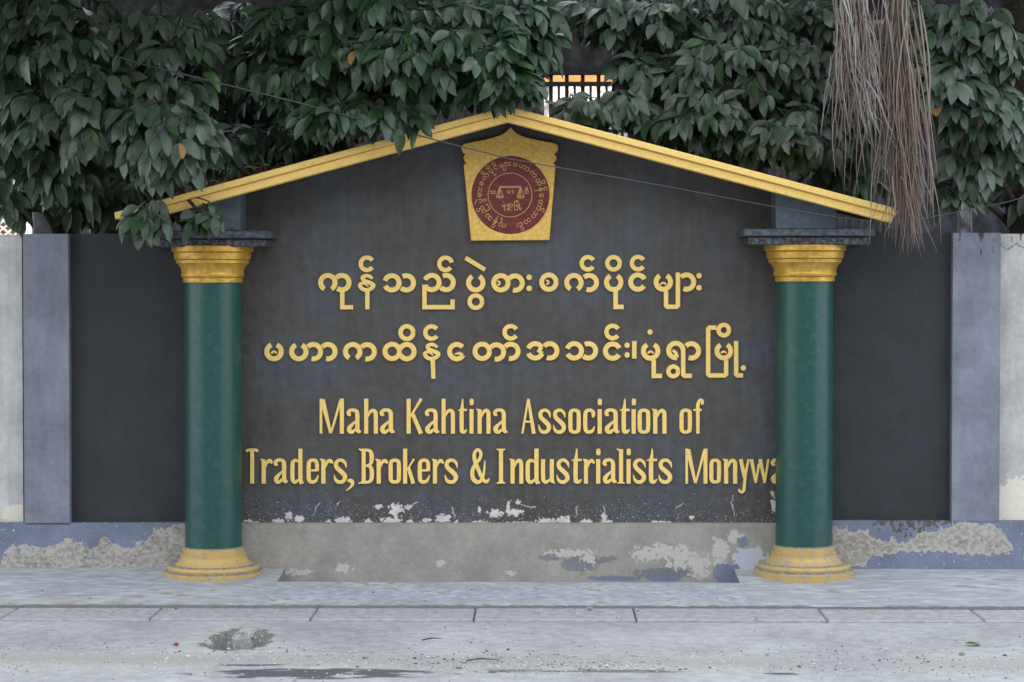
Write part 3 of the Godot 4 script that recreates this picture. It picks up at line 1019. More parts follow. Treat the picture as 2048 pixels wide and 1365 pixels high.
	# plinth
	var pl := plinth_mesh(470.0, 1575.0, 1048.0, -0.02)
	var pw := node("plinth", pl, plinth_material("plinth_cement", 470.0, 1575.0, 1), wall)
	pw.set_meta("label", "bare tan cement plinth below the dark panel")
	# letters
	for line in [1, 2]:
		for g in burmese(line):
			node("letter", letter_mesh(g, 0.0, 0.013, 0.0025), M.gold_letter, wall)
	var G := english()
	var rows := [[868.0, [["M", 639, 688], ["a", 693, 722.5], ["h", 728, 756], ["a", 759, 790], ["K", 813, 846.5], ["a", 849.5, 879], ["h", 883, 910], ["t", 916, 934.5], ["i", 939, 947], ["n", 953, 981], ["a", 986, 1015.5], ["A", 1042.5, 1071], ["s", 1076.6, 1102], ["s", 1106, 1131.7], ["o", 1136.6, 1161.6], ["c", 1166.5, 1191], ["i", 1195, 1204], ["a", 1208.5, 1239.7], ["t", 1239.7, 1260], ["i", 1263, 1272], ["o", 1275, 1300.7], ["n", 1304, 1333], ["o", 1359, 1384], ["f", 1387, 1407]]],
		[968.0, [["T", 491.7, 516], ["r", 521, 543.5], ["a", 547, 575.7], ["d", 580.6, 607], ["e", 613, 638], ["r", 640, 664.6], ["s", 667.5, 694], [",", 692, 708.5], ["B", 717, 747.6], ["r", 751, 774.5], ["o", 777, 802], ["k", 806, 830], ["e", 835.5, 860.5], ["r", 864, 886], ["s", 889, 916], ["&", 941, 979], ["I", 993, 1011], ["n", 1019, 1046.5], ["d", 1051, 1080], ["u", 1082, 1110], ["s", 1113, 1139], ["t", 1143, 1164], ["r", 1166, 1188], ["i", 1192, 1201], ["a", 1205, 1234], ["l", 1234, 1250], ["i", 1253, 1261.6], ["s", 1266, 1292], ["t", 1294, 1315], ["s", 1317, 1344.6], ["M", 1371, 1415], ["o", 1419, 1442], ["n", 1446, 1474.5], ["y", 1478, 1499], ["w", 1499, 1539], ["a", 1542, 1571]]]]
	for row in rows:
		for e in row[1]:
			var g = G[e[0]]
			var k: float = float(e[2] - e[1]) / float(g[0])
			var strokes := []
			for s in g[1]:
				var p := []
				for q in s: p.append([e[1] + q[0] * k, row[0] - q[1], q[2] * (0.5 + 0.5 * k)])
				strokes.append(smooth(p, 4) if p.size() > 2 else p)
			node("letter", letter_mesh(strokes, 0.0, 0.011, 0.0022), M.gold_letter, wall)
	build_emblem(wall)
	build_roof(wall)

func build_roof(wall: Node3D) -> void:
	var zf := 0.42
	var back := -0.30
	var roof := thing("gable_roof", "low yellow gable roof slab with a stepped fascia over the sign wall", "roof", Vector3(-0.2, 2.6, 0))
	var apex := [1015.0, 212.0]
	for s in [[228.0, 425.0, 0], [1797.0, 418.0, 1]]:
		var t0 := xy(s[0], s[1], zf)
		var t1 := xy(apex[0], apex[1], zf)
		var up := 13.5 * WP * 0.97
		var low := 31.0 * WP * 0.97
		var tip := 0.004 if s[2] == 0 else -0.004
		# upper band, proud
		var p1 := PackedVector2Array([t0, t1, t1 - Vector2(0, up), t0 + Vector2(tip, -up)])
		var o := node("coping", extrude(p1, back, zf, 0.006), M.yellow_paint, roof)
		o.set_meta("label", "upper yellow band of the roof edge")
		var ins := 0.030 if s[2] == 0 else -0.022
		var slope := (t1.y - t0.y) / (t1.x - t0.x)
		var b0 := t0 + Vector2(ins, -up + ins * slope)
		var b1 := t1 - Vector2(0, up)
		var drop := low - up
		var p2 := PackedVector2Array([b0 - Vector2(0, 0.002), b1 - Vector2(0, 0.002), b1 - Vector2(0, drop), b0 + Vector2(ins * 0.4, -drop + ins * 0.4 * slope)])
		node("fascia", extrude(p2, zf - 0.10, zf - 0.022, 0.004), M.yellow_paint, roof)
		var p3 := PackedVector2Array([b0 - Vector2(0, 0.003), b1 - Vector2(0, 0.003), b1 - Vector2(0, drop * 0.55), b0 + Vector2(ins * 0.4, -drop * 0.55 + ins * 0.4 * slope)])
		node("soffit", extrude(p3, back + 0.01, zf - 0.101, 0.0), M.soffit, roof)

func build_emblem(wall: Node3D) -> void:
	var e := Node3D.new()
	e.name = "emblem"
	wall.add_child(e, true)
	e.set_meta("label", "yellow shield with a dark red disc, scales and small lettering")
	var o := [[590, 168], [575, 182], [545, 212], [500, 240], [430, 265], [340, 288], [230, 308], [145, 328], [118, 345], [108, 366], [113, 395], [128, 420], [150, 432], [136, 446], [130, 468], [138, 496], [158, 516], [140, 528], [133, 546], [205, 1276], [970, 1270], [1031, 546], [1024, 530], [1004, 518], [1028, 502], [1040, 476], [1034, 448], [1012, 430], [1040, 412], [1056, 385], [1056, 352], [1040, 332], [1015, 322], [930, 306], [840, 290], [750, 268], [690, 246], [650, 226], [620, 200], [600, 172]]
	var poly := PackedVector2Array()
	for q in o: poly.append(xy(900 + q[0] / 4.875, 220 + q[1] / 4.875, 0.03))
	node("shield", extrude(poly, -0.01, 0.035, 0.004), M.shield_paint, e)
	var cx := 900 + 590 / 4.875
	var cy := 220 + 830 / 4.875
	var disc := PackedVector2Array()
	for k in 72: disc.append(xy(cx + cos(TAU * k / 72) * 78.0, cy + sin(TAU * k / 72) * 78.0, 0.035))
	node("disc", extrude(disc, 0.03, 0.039, 0.002), M.oxblood, e)
	var z := 0.039
	var thin := func(called: String, strokes: Array, w: float) -> void:
		var st := st_new()
		st.set_smooth_group(-1)
		var k := 0
		for s in strokes:
			var p := []
			for q in s:
				var v := xy(q[0], q[1], z)
				p.append([v.x, v.y, w * WP])
			add_stroke(st, p, z, 0.0014 + (k % 7) * 0.00012, 0.0004)
			k += 1
		st.generate_normals()
		node(called, st.commit(), M.thin_gold, e)
	thin.call("ring", [arc(cx - 1, cy, 44.0, 0, 360, 1)], 1.3)
	# lettering round the rim: the same words as on the wall
	var ring := []
	var sc := 0.243
	var parts := []
	for g in burmese(1): parts.append([g, 636.0, 566.0, 0.0])
	for g in burmese(2).slice(0, 12): parts.append([g, 527.0, 703.0, 785.0])
	for g in parts:
		for s in g[0]:
			var p := []
			for q in s:
				var u: float = (q[0] - g[1] + g[3]) * sc
				var v: float = (q[1] - g[2]) * sc
				var rr := 62.0 - v
				var a := deg_to_rad(98.0) + u / 62.0
				p.append([cx + cos(a) * rr, cy + sin(a) * rr])
			ring.append(p)
	thin.call("rim_lettering", ring, 1.35)
	var inner := []
	var place := func(strokes: Array, ox: float, oy: float, tx: float, ty: float, k: float) -> void:
		for s in strokes:
			var p := []
			for q in s: p.append([900 + tx / 4.875 + (q[0] - ox) * k, 220 + ty / 4.875 + (q[1] - oy) * k])
			inner.append(p)
	var l1 := burmese(1)
	var l2 := burmese(2)
	place.call(l1[2], 800.0, 566.0, 418.0, 803.0, 0.19)
	place.call(l2[0], 548.0, 704.0, 572.0, 800.0, 0.19)
	place.call([l1[7][2] if l1[7].size() > 2 else arc(1177, 566, 14, 222, 464, 9)], 1177.0, 566.0, 608.0, 800.0, 0.19)
	place.call([arc(745, 800, 14, 0, 360, 9)], 745.0, 800.0, 747.0, 800.0, 0.24)
	place.call([arc(745, 800, 12, 0, 360, 9)], 745.0, 800.0, 747.0, 768.0, 0.18)
	for i in range(13, l2.size()): place.call(l2[i], 1388.0, 703.0, 603.0, 932.0, 0.185)
	thin.call("town_lettering", inner, 1.3)
	# scales
	var sc_pts := []
	for s in [[[482, 752], [500, 746], [690, 744]], [[488, 757], [690, 757]], [[486, 742], [498, 752]], [[690, 742], [684, 752]], [[587, 738], [587, 752]]]:
		sc_pts.append(s)
	for cxs in [485.0, 688.0]:
		sc_pts.append([[cxs, 755], [cxs - 34, 845]])
		sc_pts.append([[cxs, 755], [cxs + 34, 845]])
		sc_pts.append([[cxs - 2, 755], [cxs - 14, 840]])
		sc_pts.append([[cxs, 755], [cxs + 1, 845]])
		sc_pts.append([[cxs - 36, 845], [cxs + 36, 845]])
		sc_pts.append([[cxs - 36, 847], [cxs - 20, 858], [cxs, 862], [cxs + 20, 858], [cxs + 36, 847]])
	var conv := []
	for s in sc_pts:
		var p := []
		for q in s: p.append([900 + q[0] / 4.875, 220 + q[1] / 4.875])
		conv.append(p)
	thin.call("scales", conv, 1.3)

func plinth_mesh(xa: float, xb: float, yt: float, bottom: float) -> ArrayMesh:
	var z := 0.06
	var a := xy(xa, yt, z)
	var b := xy(xb, yt, z)
	return panel(PackedVector2Array([a, b, Vector2(b.x, bottom), Vector2(a.x, bottom)]), z, 0.34)

# which: 0 left, 1 middle, 2 right
func plinth_material(called: String, xa: float, xb: float, which: int) -> StandardMaterial3D:
	var W := int(absf(xb - xa))
	var H := 130
	var y0 := 1047.0
	var a := noise_bytes(noise(0.012, 201 + which, 4), W, H)
	var b := noise_bytes(noise(0.06, 211 + which, 4), W, H)
	var c := noise_bytes(noise(0.3, 221 + which, 3), W, H)
	var pn := noise(1.0, 231 + which, 5)
	var d := PackedByteArray()
	d.resize(W * H * 3)
	var up_left := [[-400, 1100], [0, 1138], [8, 1110], [20, 1100], [50, 1095], [80, 1102], [110, 1097], [125, 1085], [135, 1078], [145, 1090], [170, 1092], [180, 1105], [198, 1095], [200, 1082], [210, 1078], [225, 1090], [245, 1100], [265, 1105], [272, 1090], [290, 1085], [305, 1072], [298, 1058], [315, 1055], [330, 1062], [345, 1050], [400, 1046]]
	var up_right := [[1640, 1050], [1665, 1058], [1700, 1070], [1720, 1068], [1735, 1065], [1745, 1085], [1775, 1092], [1785, 1080], [1800, 1095], [1830, 1080], [1840, 1070], [1900, 1062], [1930, 1045], [1950, 1052], [1985, 1055], [2005, 1065], [2020, 1095], [2030, 1107], [2060, 1110], [2400, 1100]]
	var lo_right := [[1640, 1150], [1730, 1140], [1745, 1120], [1790, 1115], [1800, 1108], [1830, 1112], [1860, 1108], [1900, 1112], [1990, 1118], [2020, 1112], [2030, 1105], [2060, 1100], [2400, 1130]]
	var mid_white := [[1135, 1108, 50, 8], [1180, 1118, 16, 18], [1290, 1110, 28, 16], [1330, 1105, 30, 18], [1360, 1115, 34, 26], [1400, 1135, 22, 26], [1440, 1100, 18, 26], [1470, 1075, 16, 14], [1440, 1125, 16, 14], [880, 1128, 12, 8], [690, 1140, 20, 10], [1020, 1150, 14, 6], [600, 1150, 30, 8]]
	var mid_blue := [[1455, 1150, 32, 22], [1486, 1086, 14, 12], [1330, 1160, 36, 8], [1230, 1160, 60, 6]]
	var wash := [[1500, 1120, 34, 26], [1520, 1135, 24, 14]]
	var dark := [[1100, 1116, 26, 8], [1160, 1130, 36, 18], [1205, 1122, 24, 7], [1225, 1117, 10, 5], [1330, 1150, 60, 12]]
	for y in H:
		var py := y0 + y
		for x in W:
			var i := y * W + x
			var px := xa + x
			var r := pn.get_noise_2d(px * 0.06, py * 0.06)
			var r2 := pn.get_noise_2d(px * 0.075 + 70.0, py * 0.075)
			var v := (0.635 if which == 1 else 0.61) + (a[i] - 128) / 128.0 * 0.07 + (b[i] - 128) / 128.0 * (0.035 if which == 1 else 0.07) + (c[i] - 128) / 128.0 * 0.025
			var cement := Color(v, v * 0.965, v * 0.905)
			var f := 1.0 + (a[i] - 128) / 128.0 * 0.08 + (c[i] - 128) / 128.0 * 0.04
			var blue := Color(0.45 * f, 0.48 * f, 0.55 * f)
			var pale := 0.72 + (c[i] - 128) / 128.0 * 0.08
			var white := Color(pale, pale * 0.98, pale * 0.94)
			var col := cement
			if which == 1:
				col = cement.lerp(Color(0.50, 0.49, 0.47), 0.3)
				for q in dark:
					var e := Vector2((px - q[0]) / q[2], (py - q[1]) / q[3]).length()
					if e + r * 0.6 < 0.95: col = Color(0.47 * f, 0.475 * f, 0.49 * f)
				for q in mid_white:
					var e := Vector2((px - q[0]) / q[2], (py - q[1]) / q[3]).length()
					if e + r * 0.7 + r2 * 0.75 < 0.85: col = white
				for q in wash:
					var e := Vector2((px - q[0]) / q[2], (py - q[1]) / q[3]).length()
					if e + r * 0.4 + r2 * 0.2 < 1.0: col = Color(0.70, 0.71, 0.75)
				for q in mid_blue:
					var e := Vector2((px - q[0]) / q[2], (py - q[1]) / q[3]).length()
					if e + r * 0.5 < 0.9: col = blue
			else:
				var edge: float
				if which == 0: edge = py - profile_y(up_left, px)
				else: edge = minf(py - profile_y(up_right, px), profile_y(lo_right, px) - py)
				edge += r * 9.0 + r2 * 5.0
				if edge > 0.0:
					if r2 > 0.12: col = white.lerp(cement, 0.35)
					if edge < 4.0: col = white.lerp(cement, 0.3)
					if r > 0.38 and which == 0: col = blue
				else:
					col = blue
					if r2 > 0.52: col = white
				if which == 2 and px > 1745 and px < 1905:
					var mo := 1.0 - absf(px - 1815.0) / 90.0
					if py < 1050.0 + 28.0 * mo + r * 22.0 and r2 > -0.25 and b[i] > 112: col = Color(0.24, 0.23, 0.22).lerp(cement, 0.25)
			put_rgb(d, i, col)
	var m := tex_mat(called, Image.create_from_data(W, H, false, Image.FORMAT_RGB8, d), 0.88)
	m.heightmap_enabled = true
	m.heightmap_texture = bumps_of(0.12, 241 + which, W, H)
	m.heightmap_scale = 0.2
	return m

func build_columns() -> void:
	var zc := 0.165
	var s := (CAM.z - zc) / F
	for k in 2:
		var cx := 426.5 if k == 0 else 1608.5
		var c := at(cx, 1000, zc)
		var col := thing("column", ["round dark green column with gold capital, leaves over its top", "round dark green column with gold capital beside the dry palm frond"][k], "column", Vector3(c.x, 0, zc), "columns of the sign wall")
		var yy := func(py: float) -> float: return at(cx, py, zc).y
		var o := Vector3(c.x, 0, zc)
		var dy := 0.0 if k == 0 else -3.0
		var y_shaft: float = yy.call(1094.0 + dy)
		var foot := 0.035
		# base
		var P := []
		var r := func(v: float, y: float) -> void: P.append(Vector2(v * s, y))
		r.call(0.0, foot); r.call(99, foot); r.call(100, foot + 0.006)
		var y1: float = yy.call(1141.0 + dy)
		r.call(100.5, y1 - 0.006); r.call(98.5, y1); r.call(93, y1 + 0.001)
		var y2: float = yy.call(1129.0 + dy)
		for i in 7:
			var t := i / 6.0
			r.call(91.0 + 1.8 * sin(t * PI), lerpf(y1 + 0.002, y2 - 0.003, t))
		r.call(89, y2); r.call(78.5, y2 + 0.001)
		var y3: float = yy.call(1106.0 + dy)
		for i in 8:
			var t := i / 7.0
			r.call(lerpf(78.5, 65.0, t) - 5.0 * sin(t * PI), lerpf(y2 + 0.002, y3 - 0.002, t))
		r.call(63.5, y3); r.call(60.5, y3 + 0.001); r.call(60.5, y_shaft - 0.003); r.call(59, y_shaft); r.call(50, y_shaft + 0.001)
		var bm := node("base", lathe(P, o), base_material(k), col)
		bm.set_meta("label", ["worn gold moulded base with an orange smudge", "worn gold moulded base with cement showing"][k])
		for ring in [[78.0, 89.5, y2 + 0.0012], [92.5, 99.0, y1 + 0.0012], [57.5, 60.0, y_shaft + 0.0008]]:
			var dp := [Vector2((ring[0] - 4.0) * s, ring[2] + 0.006), Vector2(ring[0] * s, ring[2] + 0.003), Vector2(ring[1] * s, ring[2]), Vector2((ring[1] + 0.4) * s, ring[2] - 0.002)]
			dp.reverse()
			var du := node("dust_ring", lathe(dp, o), M.dust, bm)
			du.set_meta("label", "grey road dust lying on a ledge of the base")
		# shaft with slight taper
		P = []
		var y4: float = yy.call(564.0 if k == 0 else 564.0)
		for i in 13:
			var t := i / 12.0
			P.append(Vector2((57.0 - 0.9 * t) * s, lerpf(y_shaft - 0.01, y4 + 0.01, t)))
		var st := st_new()
		for i in P.size() - 1:
			for q in 96:
				var t0 := TAU * q / 96
				var t1 := TAU * (q + 1) / 96
				var d0 := Vector3(sin(t0), 0, cos(t0))
				var d1 := Vector3(sin(t1), 0, cos(t1))
				quad(st, o + d0 * P[i].x + Vector3.UP * P[i].y, o + d0 * P[i + 1].x + Vector3.UP * P[i + 1].y, o + d1 * P[i + 1].x + Vector3.UP * P[i + 1].y, o + d1 * P[i].x + Vector3.UP * P[i].y)
		node("shaft", done(st, true), M.green_paint, col)
		# capital
		P = []
		var H := [[50, 566], [57.5, 566], [59.5, 565], [59.5, 557], [58.5, 556], [60, 555]]
		for i in 9:
			var t := i / 8.0
			H.append([lerpf(62.0, 62.0, t) + 1.2 * sin(t * PI), lerpf(554.5, 546.0, t)])
		for i in 9:
			var t := i / 8.0
			H.append([62.0 + 9.0 * pow(t, 2.2), lerpf(546.0, 527.5, t)])
		H.append_array([[72.5, 527], [73.0, 521], [72.0, 520.5], [74.0, 520], [76.5, 518.5], [77, 507], [76, 505.5], [77, 505], [82, 503.5], [82, 493], [10, 492.5]])
		for h in H: P.append(Vector2(h[0] * s, yy.call(h[1] + (0.0 if k == 0 else -2.0))))
		node("capital", lathe(P, o), M.capital_gold, col)
		# abacus, two slabs
		var zf := 0.37
		var ab: Array = [[284.0, 540.0, 461.5, 477.5], [293.0, 531.0, 477.5, 494.0]] if k == 0 else [[1487.5, 1750.0, 458.5, 473.0], [1496.5, 1742.0, 473.0, 490.0]]
		for i in 2:
			var q: Array = ab[i]
			var z1 := zf if i == 0 else zf - 0.016
			var lo := xy(q[0], q[3], z1)
			var hi := xy(q[1], q[2], z1)
			node("abacus_slab", box_mesh(Vector3(lo.x, lo.y + (0.0 if i == 1 else 0.001), -0.05), Vector3(hi.x, hi.y - (0.002 if i == 1 else 0.0), z1), 0.005), M.cornice_paint if i == 1 else M.cornice_top, col)
		# pier block between abacus and roof
		var zb := 0.24
		var bx := [384.0, 480.0] if k == 0 else [1552.0, 1673.0]
		var pa := PackedVector2Array()
		var ya: float = (461.0 if k == 0 else 458.0)
		var topf := func(px: float) -> float: return (lerpf(425.0, 212.0, (px - 228.0) / 787.0) if k == 0 else lerpf(212.0, 418.0, (px - 1015.0) / 782.0)) + 24.0
		pa.append(xy(bx[0], ya, zb)); pa.append(xy(bx[1], ya, zb)); pa.append(xy(bx[1], topf.call(bx[1]), zb)); pa.append(xy(bx[0], topf.call(bx[0]), zb))
		node("pier_block", extrude(pa, -0.1, zb, 0.004), M.slate_paint, col)

func base_material(k: int) -> StandardMaterial3D:
	var called := "base_gold_%d" % k
	var size := 512
	var a := noise(0.012, 301 + k, 5).get_seamless_image(size, size)
	a.convert(Image.FORMAT_L8)
	var b := noise(0.09, 311 + k, 4).get_seamless_image(size, size)
	b.convert(Image.FORMAT_L8)
	var da := a.get_data()
	var db := b.get_data()
	var d := PackedByteArray()
	d.resize(size * size * 3)
	for i in da.size():
		var col := Color(0.81, 0.69, 0.41) * (0.93 + (db[i] - 128) / 128.0 * 0.1)
		var dirt := da[i] * 0.75 + db[i] * 0.35
		if dirt > (172 if k == 0 else 158): col = Color(0.72, 0.64, 0.49)
		if dirt > (192 if k == 0 else 180): col = Color(0.60, 0.57, 0.51)
		put_rgb(d, i, col)
	var m := mat(called, Color.WHITE, 0.6)
	var img := Image.create_from_data(size, size, false, Image.FORMAT_RGB8, d)
	img.generate_mipmaps()
	m.albedo_texture = ImageTexture.create_from_image(img)
	m.uv1_triplanar = true
	m.uv1_world_triplanar = true
	m.uv1_scale = Vector3.ONE * 2.1
	m.metallic = 0.15
	return m

func wall_paint(called: String, base: Color, seed_: int, W: int, H: int, streaks: int, pale: Array, cracks := []) -> StandardMaterial3D:
	var a := noise_bytes(noise(0.008, seed_, 4), W, H)
	var b := noise_bytes(noise(0.06, seed_ + 1, 4), W, H)
	var c := noise_bytes(noise(0.3, seed_ + 2, 3), W, H)
	var sn := noise(1.0, seed_ + 3, 4)
	var d := PackedByteArray()
	d.resize(W * H * 3)
	for y in H:
		for x in W:
			var i := y * W + x
			var f := 1.0 + (a[i] - 128) / 128.0 * 0.10 + (b[i] - 128) / 128.0 * 0.045 + (c[i] - 128) / 128.0 * 0.035
			var col := Color(base.r * f, base.g * f, base.b * f)
			var run := 1.0 + sn.get_noise_2d(x * 0.05, y * 0.006 + 30.0) * 0.05
			col = Color(col.r * run, col.g * run, col.b * run)
			for k in cracks:
				for j in k.size() - 1:
					var P := Vector2(x, y) + Vector2(sn.get_noise_2d(y * 0.1, 3.0), sn.get_noise_2d(x * 0.1, 8.0)) * 5.0
					if P.distance_squared_to(Geometry2D.get_closest_point_to_segment(P, k[j], k[j + 1])) < 0.7: col = col.lerp(Color(0.32, 0.30, 0.28), 0.75)
			if c[i] > 236 and b[i] > 176: col = col.lerp(Color(0.8, 0.8, 0.8), 0.6)
			if streaks > 0:
				# black weeping stains below the coping, ragged
				var s := sn.get_noise_2d(x * 0.045, y * 0.006) + sn.get_noise_2d(x * 0.2, y * 0.05) * 0.5
				var reach := 0.22 + float(y) / streaks
				if s > reach: col = col.lerp(Color(0.20, 0.18, 0.17), clampf((s - reach) * 5.0, 0, 0.85))
			for q in pale:
				var e := Vector2(float(x - q[0]) / q[2], float(y - q[1]) / q[3]).length() + sn.get_noise_2d(x * 0.07, y * 0.07) * 0.3
				if e < 1.0: col = col.lerp(Color(0.86, 0.84, 0.77), clampf((1.0 - e) * 6.0, 0, 1))
			put_rgb(d, i, col)
	var m := tex_mat(called, Image.create_from_data(W, H, false, Image.FORMAT_RGB8, d), 0.75)
	m.heightmap_enabled = true
	m.heightmap_texture = bumps_of(0.05, seed_ + 5, W, H)
	m.heightmap_scale = 0.18
	return m

func rect_panel(xa: float, xb: float, ya: float, yb: float, z: float, depth: float) -> ArrayMesh:
	var a := xy(xa, ya, z)
	var b := xy(xb, yb, z)
	return panel(PackedVector2Array([a, Vector2(b.x, a.y), b, Vector2(a.x, b.y)]), z, depth)

func build_side_walls() -> void:
	var dark := Color(0.182, 0.199, 0.210)
	var w := thing("boundary_wall", "boundary wall left of the sign with dark, grey-blue and cream painted panels", "wall", at(150, 1140, 0.0) * Vector3(1, 0, 1), "boundary walls beside the sign")
	node("dark_panel", rect_panel(138, 470, 468, 1050, 0.0, 0.2), wall_paint("left_dark", dark, 401, 330, 580, 0, []), w)
	node("pilaster", rect_panel(45, 139, 468, 1050, 0.06, 0.26), wall_paint("left_pilaster", Color(0.472, 0.488, 0.532), 411, 94, 580, 0, []), w)
	var cr := node("cream_panel", rect_panel(-500, 46, 470, 1046, 0.0, 0.2), wall_paint("left_cream", Color(0.735, 0.735, 0.72), 421, 546, 580, 0, [[536, 560, 40, 18]]), w)
	cr.set_meta("label", "cream painted wall panel")
	node("plinth", plinth_mesh(-500, 470, 1047, 0.0), plinth_material("plinth_left", -500, 470, 0), w)
	w = thing("boundary_wall", "boundary wall right of the sign with dark, violet-grey and stained cream panels", "wall", at(1900, 1140, 0.0) * Vector3(1, 0, 1), "boundary walls beside the sign")
	node("dark_panel", rect_panel(1575, 1908, 466, 1046, 0.0, 0.2), wall_paint("right_dark", dark, 431, 330, 580, 0, []), w)
	var rp := node("pilaster", rect_panel(1907, 1999, 466, 1046, 0.06, 0.26), wall_paint("right_pilaster", Color(0.478, 0.494, 0.542), 441, 92, 580, 190, []), w)
	rp.set_meta("label", "violet-grey pilaster with black weeping stains at its top")
	node("cream_panel", rect_panel(1998, 2500, 468, 1042, 0.0, 0.2), wall_paint("right_cream", Color(0.715, 0.71, 0.69), 451, 500, 580, 90, [[40, 545, 45, 60]], [[Vector2(0, 566), Vector2(14, 545), Vector2(30, 527), Vector2(52, 512)], [Vector2(0, 612 - 20), Vector2(20, 575), Vector2(52, 560)], [Vector2(0, 14), Vector2(16, 34), Vector2(34, 20), Vector2(52, 30)]]), w)
	node("plinth", plinth_mesh(1575, 2500, 1043, 0.0), plinth_material("plinth_right", 1575, 2500, 2), w)

func build_background() -> void:
	# house wall behind the trees, with an opening towards the sunlit yard
	var zb := -4.0
	var h := thing("grey_house", "dark grey house wall behind the trees with an opening to the yard", "house", at(1000, 560, zb) * Vector3(1, 0, 1))
	var a := xy(66, 560, zb).x
	var b := xy(1088, 560, zb).x
	var c := xy(1325, 560, zb).x
	var y_open := xy(1200, 146, zb).y
	var z0 := zb - 0.2
	node("wall", box_mesh(Vector3(a, 0, z0), Vector3(b, 4.15, zb), 0.01), M.dark_wall, h)
	node("wall", box_mesh(Vector3(c, 0, z0), Vector3(6.5, 4.15, zb), 0.01), M.violet_wall, h)
	node("lintel", box_mesh(Vector3(b + 0.002, y_open, z0 + 0.01), Vector3(c - 0.002, 4.14, zb - 0.01), 0.01), M.dark_wall, h)
	node("roof", box_mesh(Vector3(a - 0.3, 4.152, z0 - 0.1), Vector3(6.8, 4.22, zb + 0.7), 0.02), M.dark_wall, h)
	# iron railing in the opening
	var r := thing("iron_railing", "black iron railing in the opening of the grey house", "railing", Vector3((b + c) / 2, 0, zb + 0.08))
	for py in [147.0, 168.0, 262.0]:
		var y := xy(1200, py, zb + 0.08).y
		var t := 0.012 if py < 150 or py > 200 else 0.017
		node("rail", box_mesh(Vector3(b, y - t, zb + 0.06), Vector3(c, y + t, zb + 0.09), 0.003), M.iron, r)
	var ylow := 0.02
	var yhi := xy(1200, 147, zb + 0.08).y
	var x := b + 0.05
	var i := 0
	while x < c:
		var top := yhi if i % 2 == 0 else xy(1200, 163, zb + 0.08).y
		var wd := 0.015 if i % 2 == 0 else 0.010
		node("bar", box_mesh(Vector3(x - wd, ylow, zb + 0.035), Vector3(x + wd, top, zb + 0.055), 0.003), M.iron, r)
		x += 0.058
		i += 1
	# sunlit yard wall far behind: white ribbed sheets and an orange wall above
	var f := thing("white_sheet_fence", "sunlit white ribbed sheet fence seen through the opening", "fence", Vector3(0.5, 0, -9.0))
	var xs := -3.7
	while xs < 4.0:
		var st := st_new()
		var n := 56
		var wdt := 0.8
		var top := 3.55
		for k in n:
			var u0 := xs + wdt * k / n
			var u1 := xs + wdt * (k + 1) / n
			var h0 := 0.022 * sin(TAU * k / 7.0)
			var h1 := 0.022 * sin(TAU * (k + 1) / 7.0)
			quad(st, Vector3(u0, 0, -9 + h0), Vector3(u0, top, -9 + h0), Vector3(u1, top, -9 + h1), Vector3(u1, 0, -9 + h1))
		node("sheet", done(st, true), M.white_sheet, f)
		xs += wdt + 0.004
	var ow := thing("orange_wall", "sunlit orange house wall above the white sheet fence", "wall", Vector3(0.5, 0, -10.5))
	node("wall", box_mesh(Vector3(-4.2, 0, -10.8), Vector3(7, 6.0, -10.5), 0.02), M.orange_wall, ow)
	# lattice screen at the left, catching the sun
	var l := thing("lattice_screen", "pale lattice screen glinting behind the leaves at the left edge", "screen", Vector3(-5.6, 0, -12.0))
	var lx0 := xy(-60, 400, -12.0).x
	var lx1 := xy(52, 400, -12.0).x
	node("post", box_mesh(Vector3(lx1, 0, -12.03), Vector3(lx1 + 0.06, 3.8, -11.97), 0.005), M.white_sheet, l)
	for k in 22:
		var y := 1.6 + k * 0.085
		for s in [-1.0, 1.0]:
			var st := st_new()
			tube(st, PackedVector3Array([Vector3(lx0, y - s * 0.25, -12.0 + s * 0.012), Vector3(lx1, y + s * 0.25, -12.0 + s * 0.012)]), PackedFloat32Array([0.009, 0.009]), 4)
			node("lath", done(st), M.white_sheet, l)
	var bh := thing("brown_house", "dark brown house wall far behind the lattice screen", "house", Vector3(-9, 0, -15))
	node("wall", box_mesh(Vector3(-16, 0, -15.3), Vector3(-4.3, 7.0, -15), 0.02), M.brown_wall, bh)
	node("roof", box_mesh(Vector3(-16.4, 7.0, -15.6), Vector3(-3.9, 7.15, -14.4), 0.02), M.brown_wall, bh)
	# picket fence between trees and house
	var rng := RandomNumberGenerator.new()
	rng.seed = 5
	var zp := -2.6
	for span in [[415.0, 1085.0, "weathered brown picket fence behind the trees left of the opening"], [1330.0, 1770.0, "weathered brown picket fence behind the trees beside the dry palm fronds"]]:
		var p := thing("picket_fence", span[2], "fence", at((span[0] + span[1]) / 2, 560, zp) * Vector3(1, 0, 1), "picket fences")
		var x0 := xy(span[0], 560, zp).x
		var x1 := xy(span[1], 560, zp).x
		var xx := x0
		while xx < x1:
			var top := 2.98 + rng.randf_range(-0.03, 0.03)
			node("picket", box_mesh(Vector3(xx, 0.02, zp - 0.012), Vector3(xx + 0.022, top, zp), 0.004), M.picket, p)
			xx += 0.046
		for y in [0.5, 1.7, 2.6]:
			node("rail", box_mesh(Vector3(x0, y, zp - 0.05), Vector3(x1, y + 0.05, zp - 0.013), 0.004), M.picket, p)
	# pale post at the right
	var pp := thing("pale_post", "pale grey square post behind the wall beside the dry palm frond", "post", at(1932, 560, -1.8) * Vector3(1, 0, 1))
	var q0 := xy(1920, 465, -1.8).x
	var q1 := xy(1945, 465, -1.8).x
	node("shaft", box_mesh(Vector3(q0, 0, -1.9), Vector3(q1, 3.0, -1.8), 0.006), M.post_paint, pp)
	node("cap", box_mesh(Vector3(q0 - 0.03, 3.0, -1.93), Vector3(q1 + 0.03, 3.05, -1.77), 0.006), M.post_paint, pp)
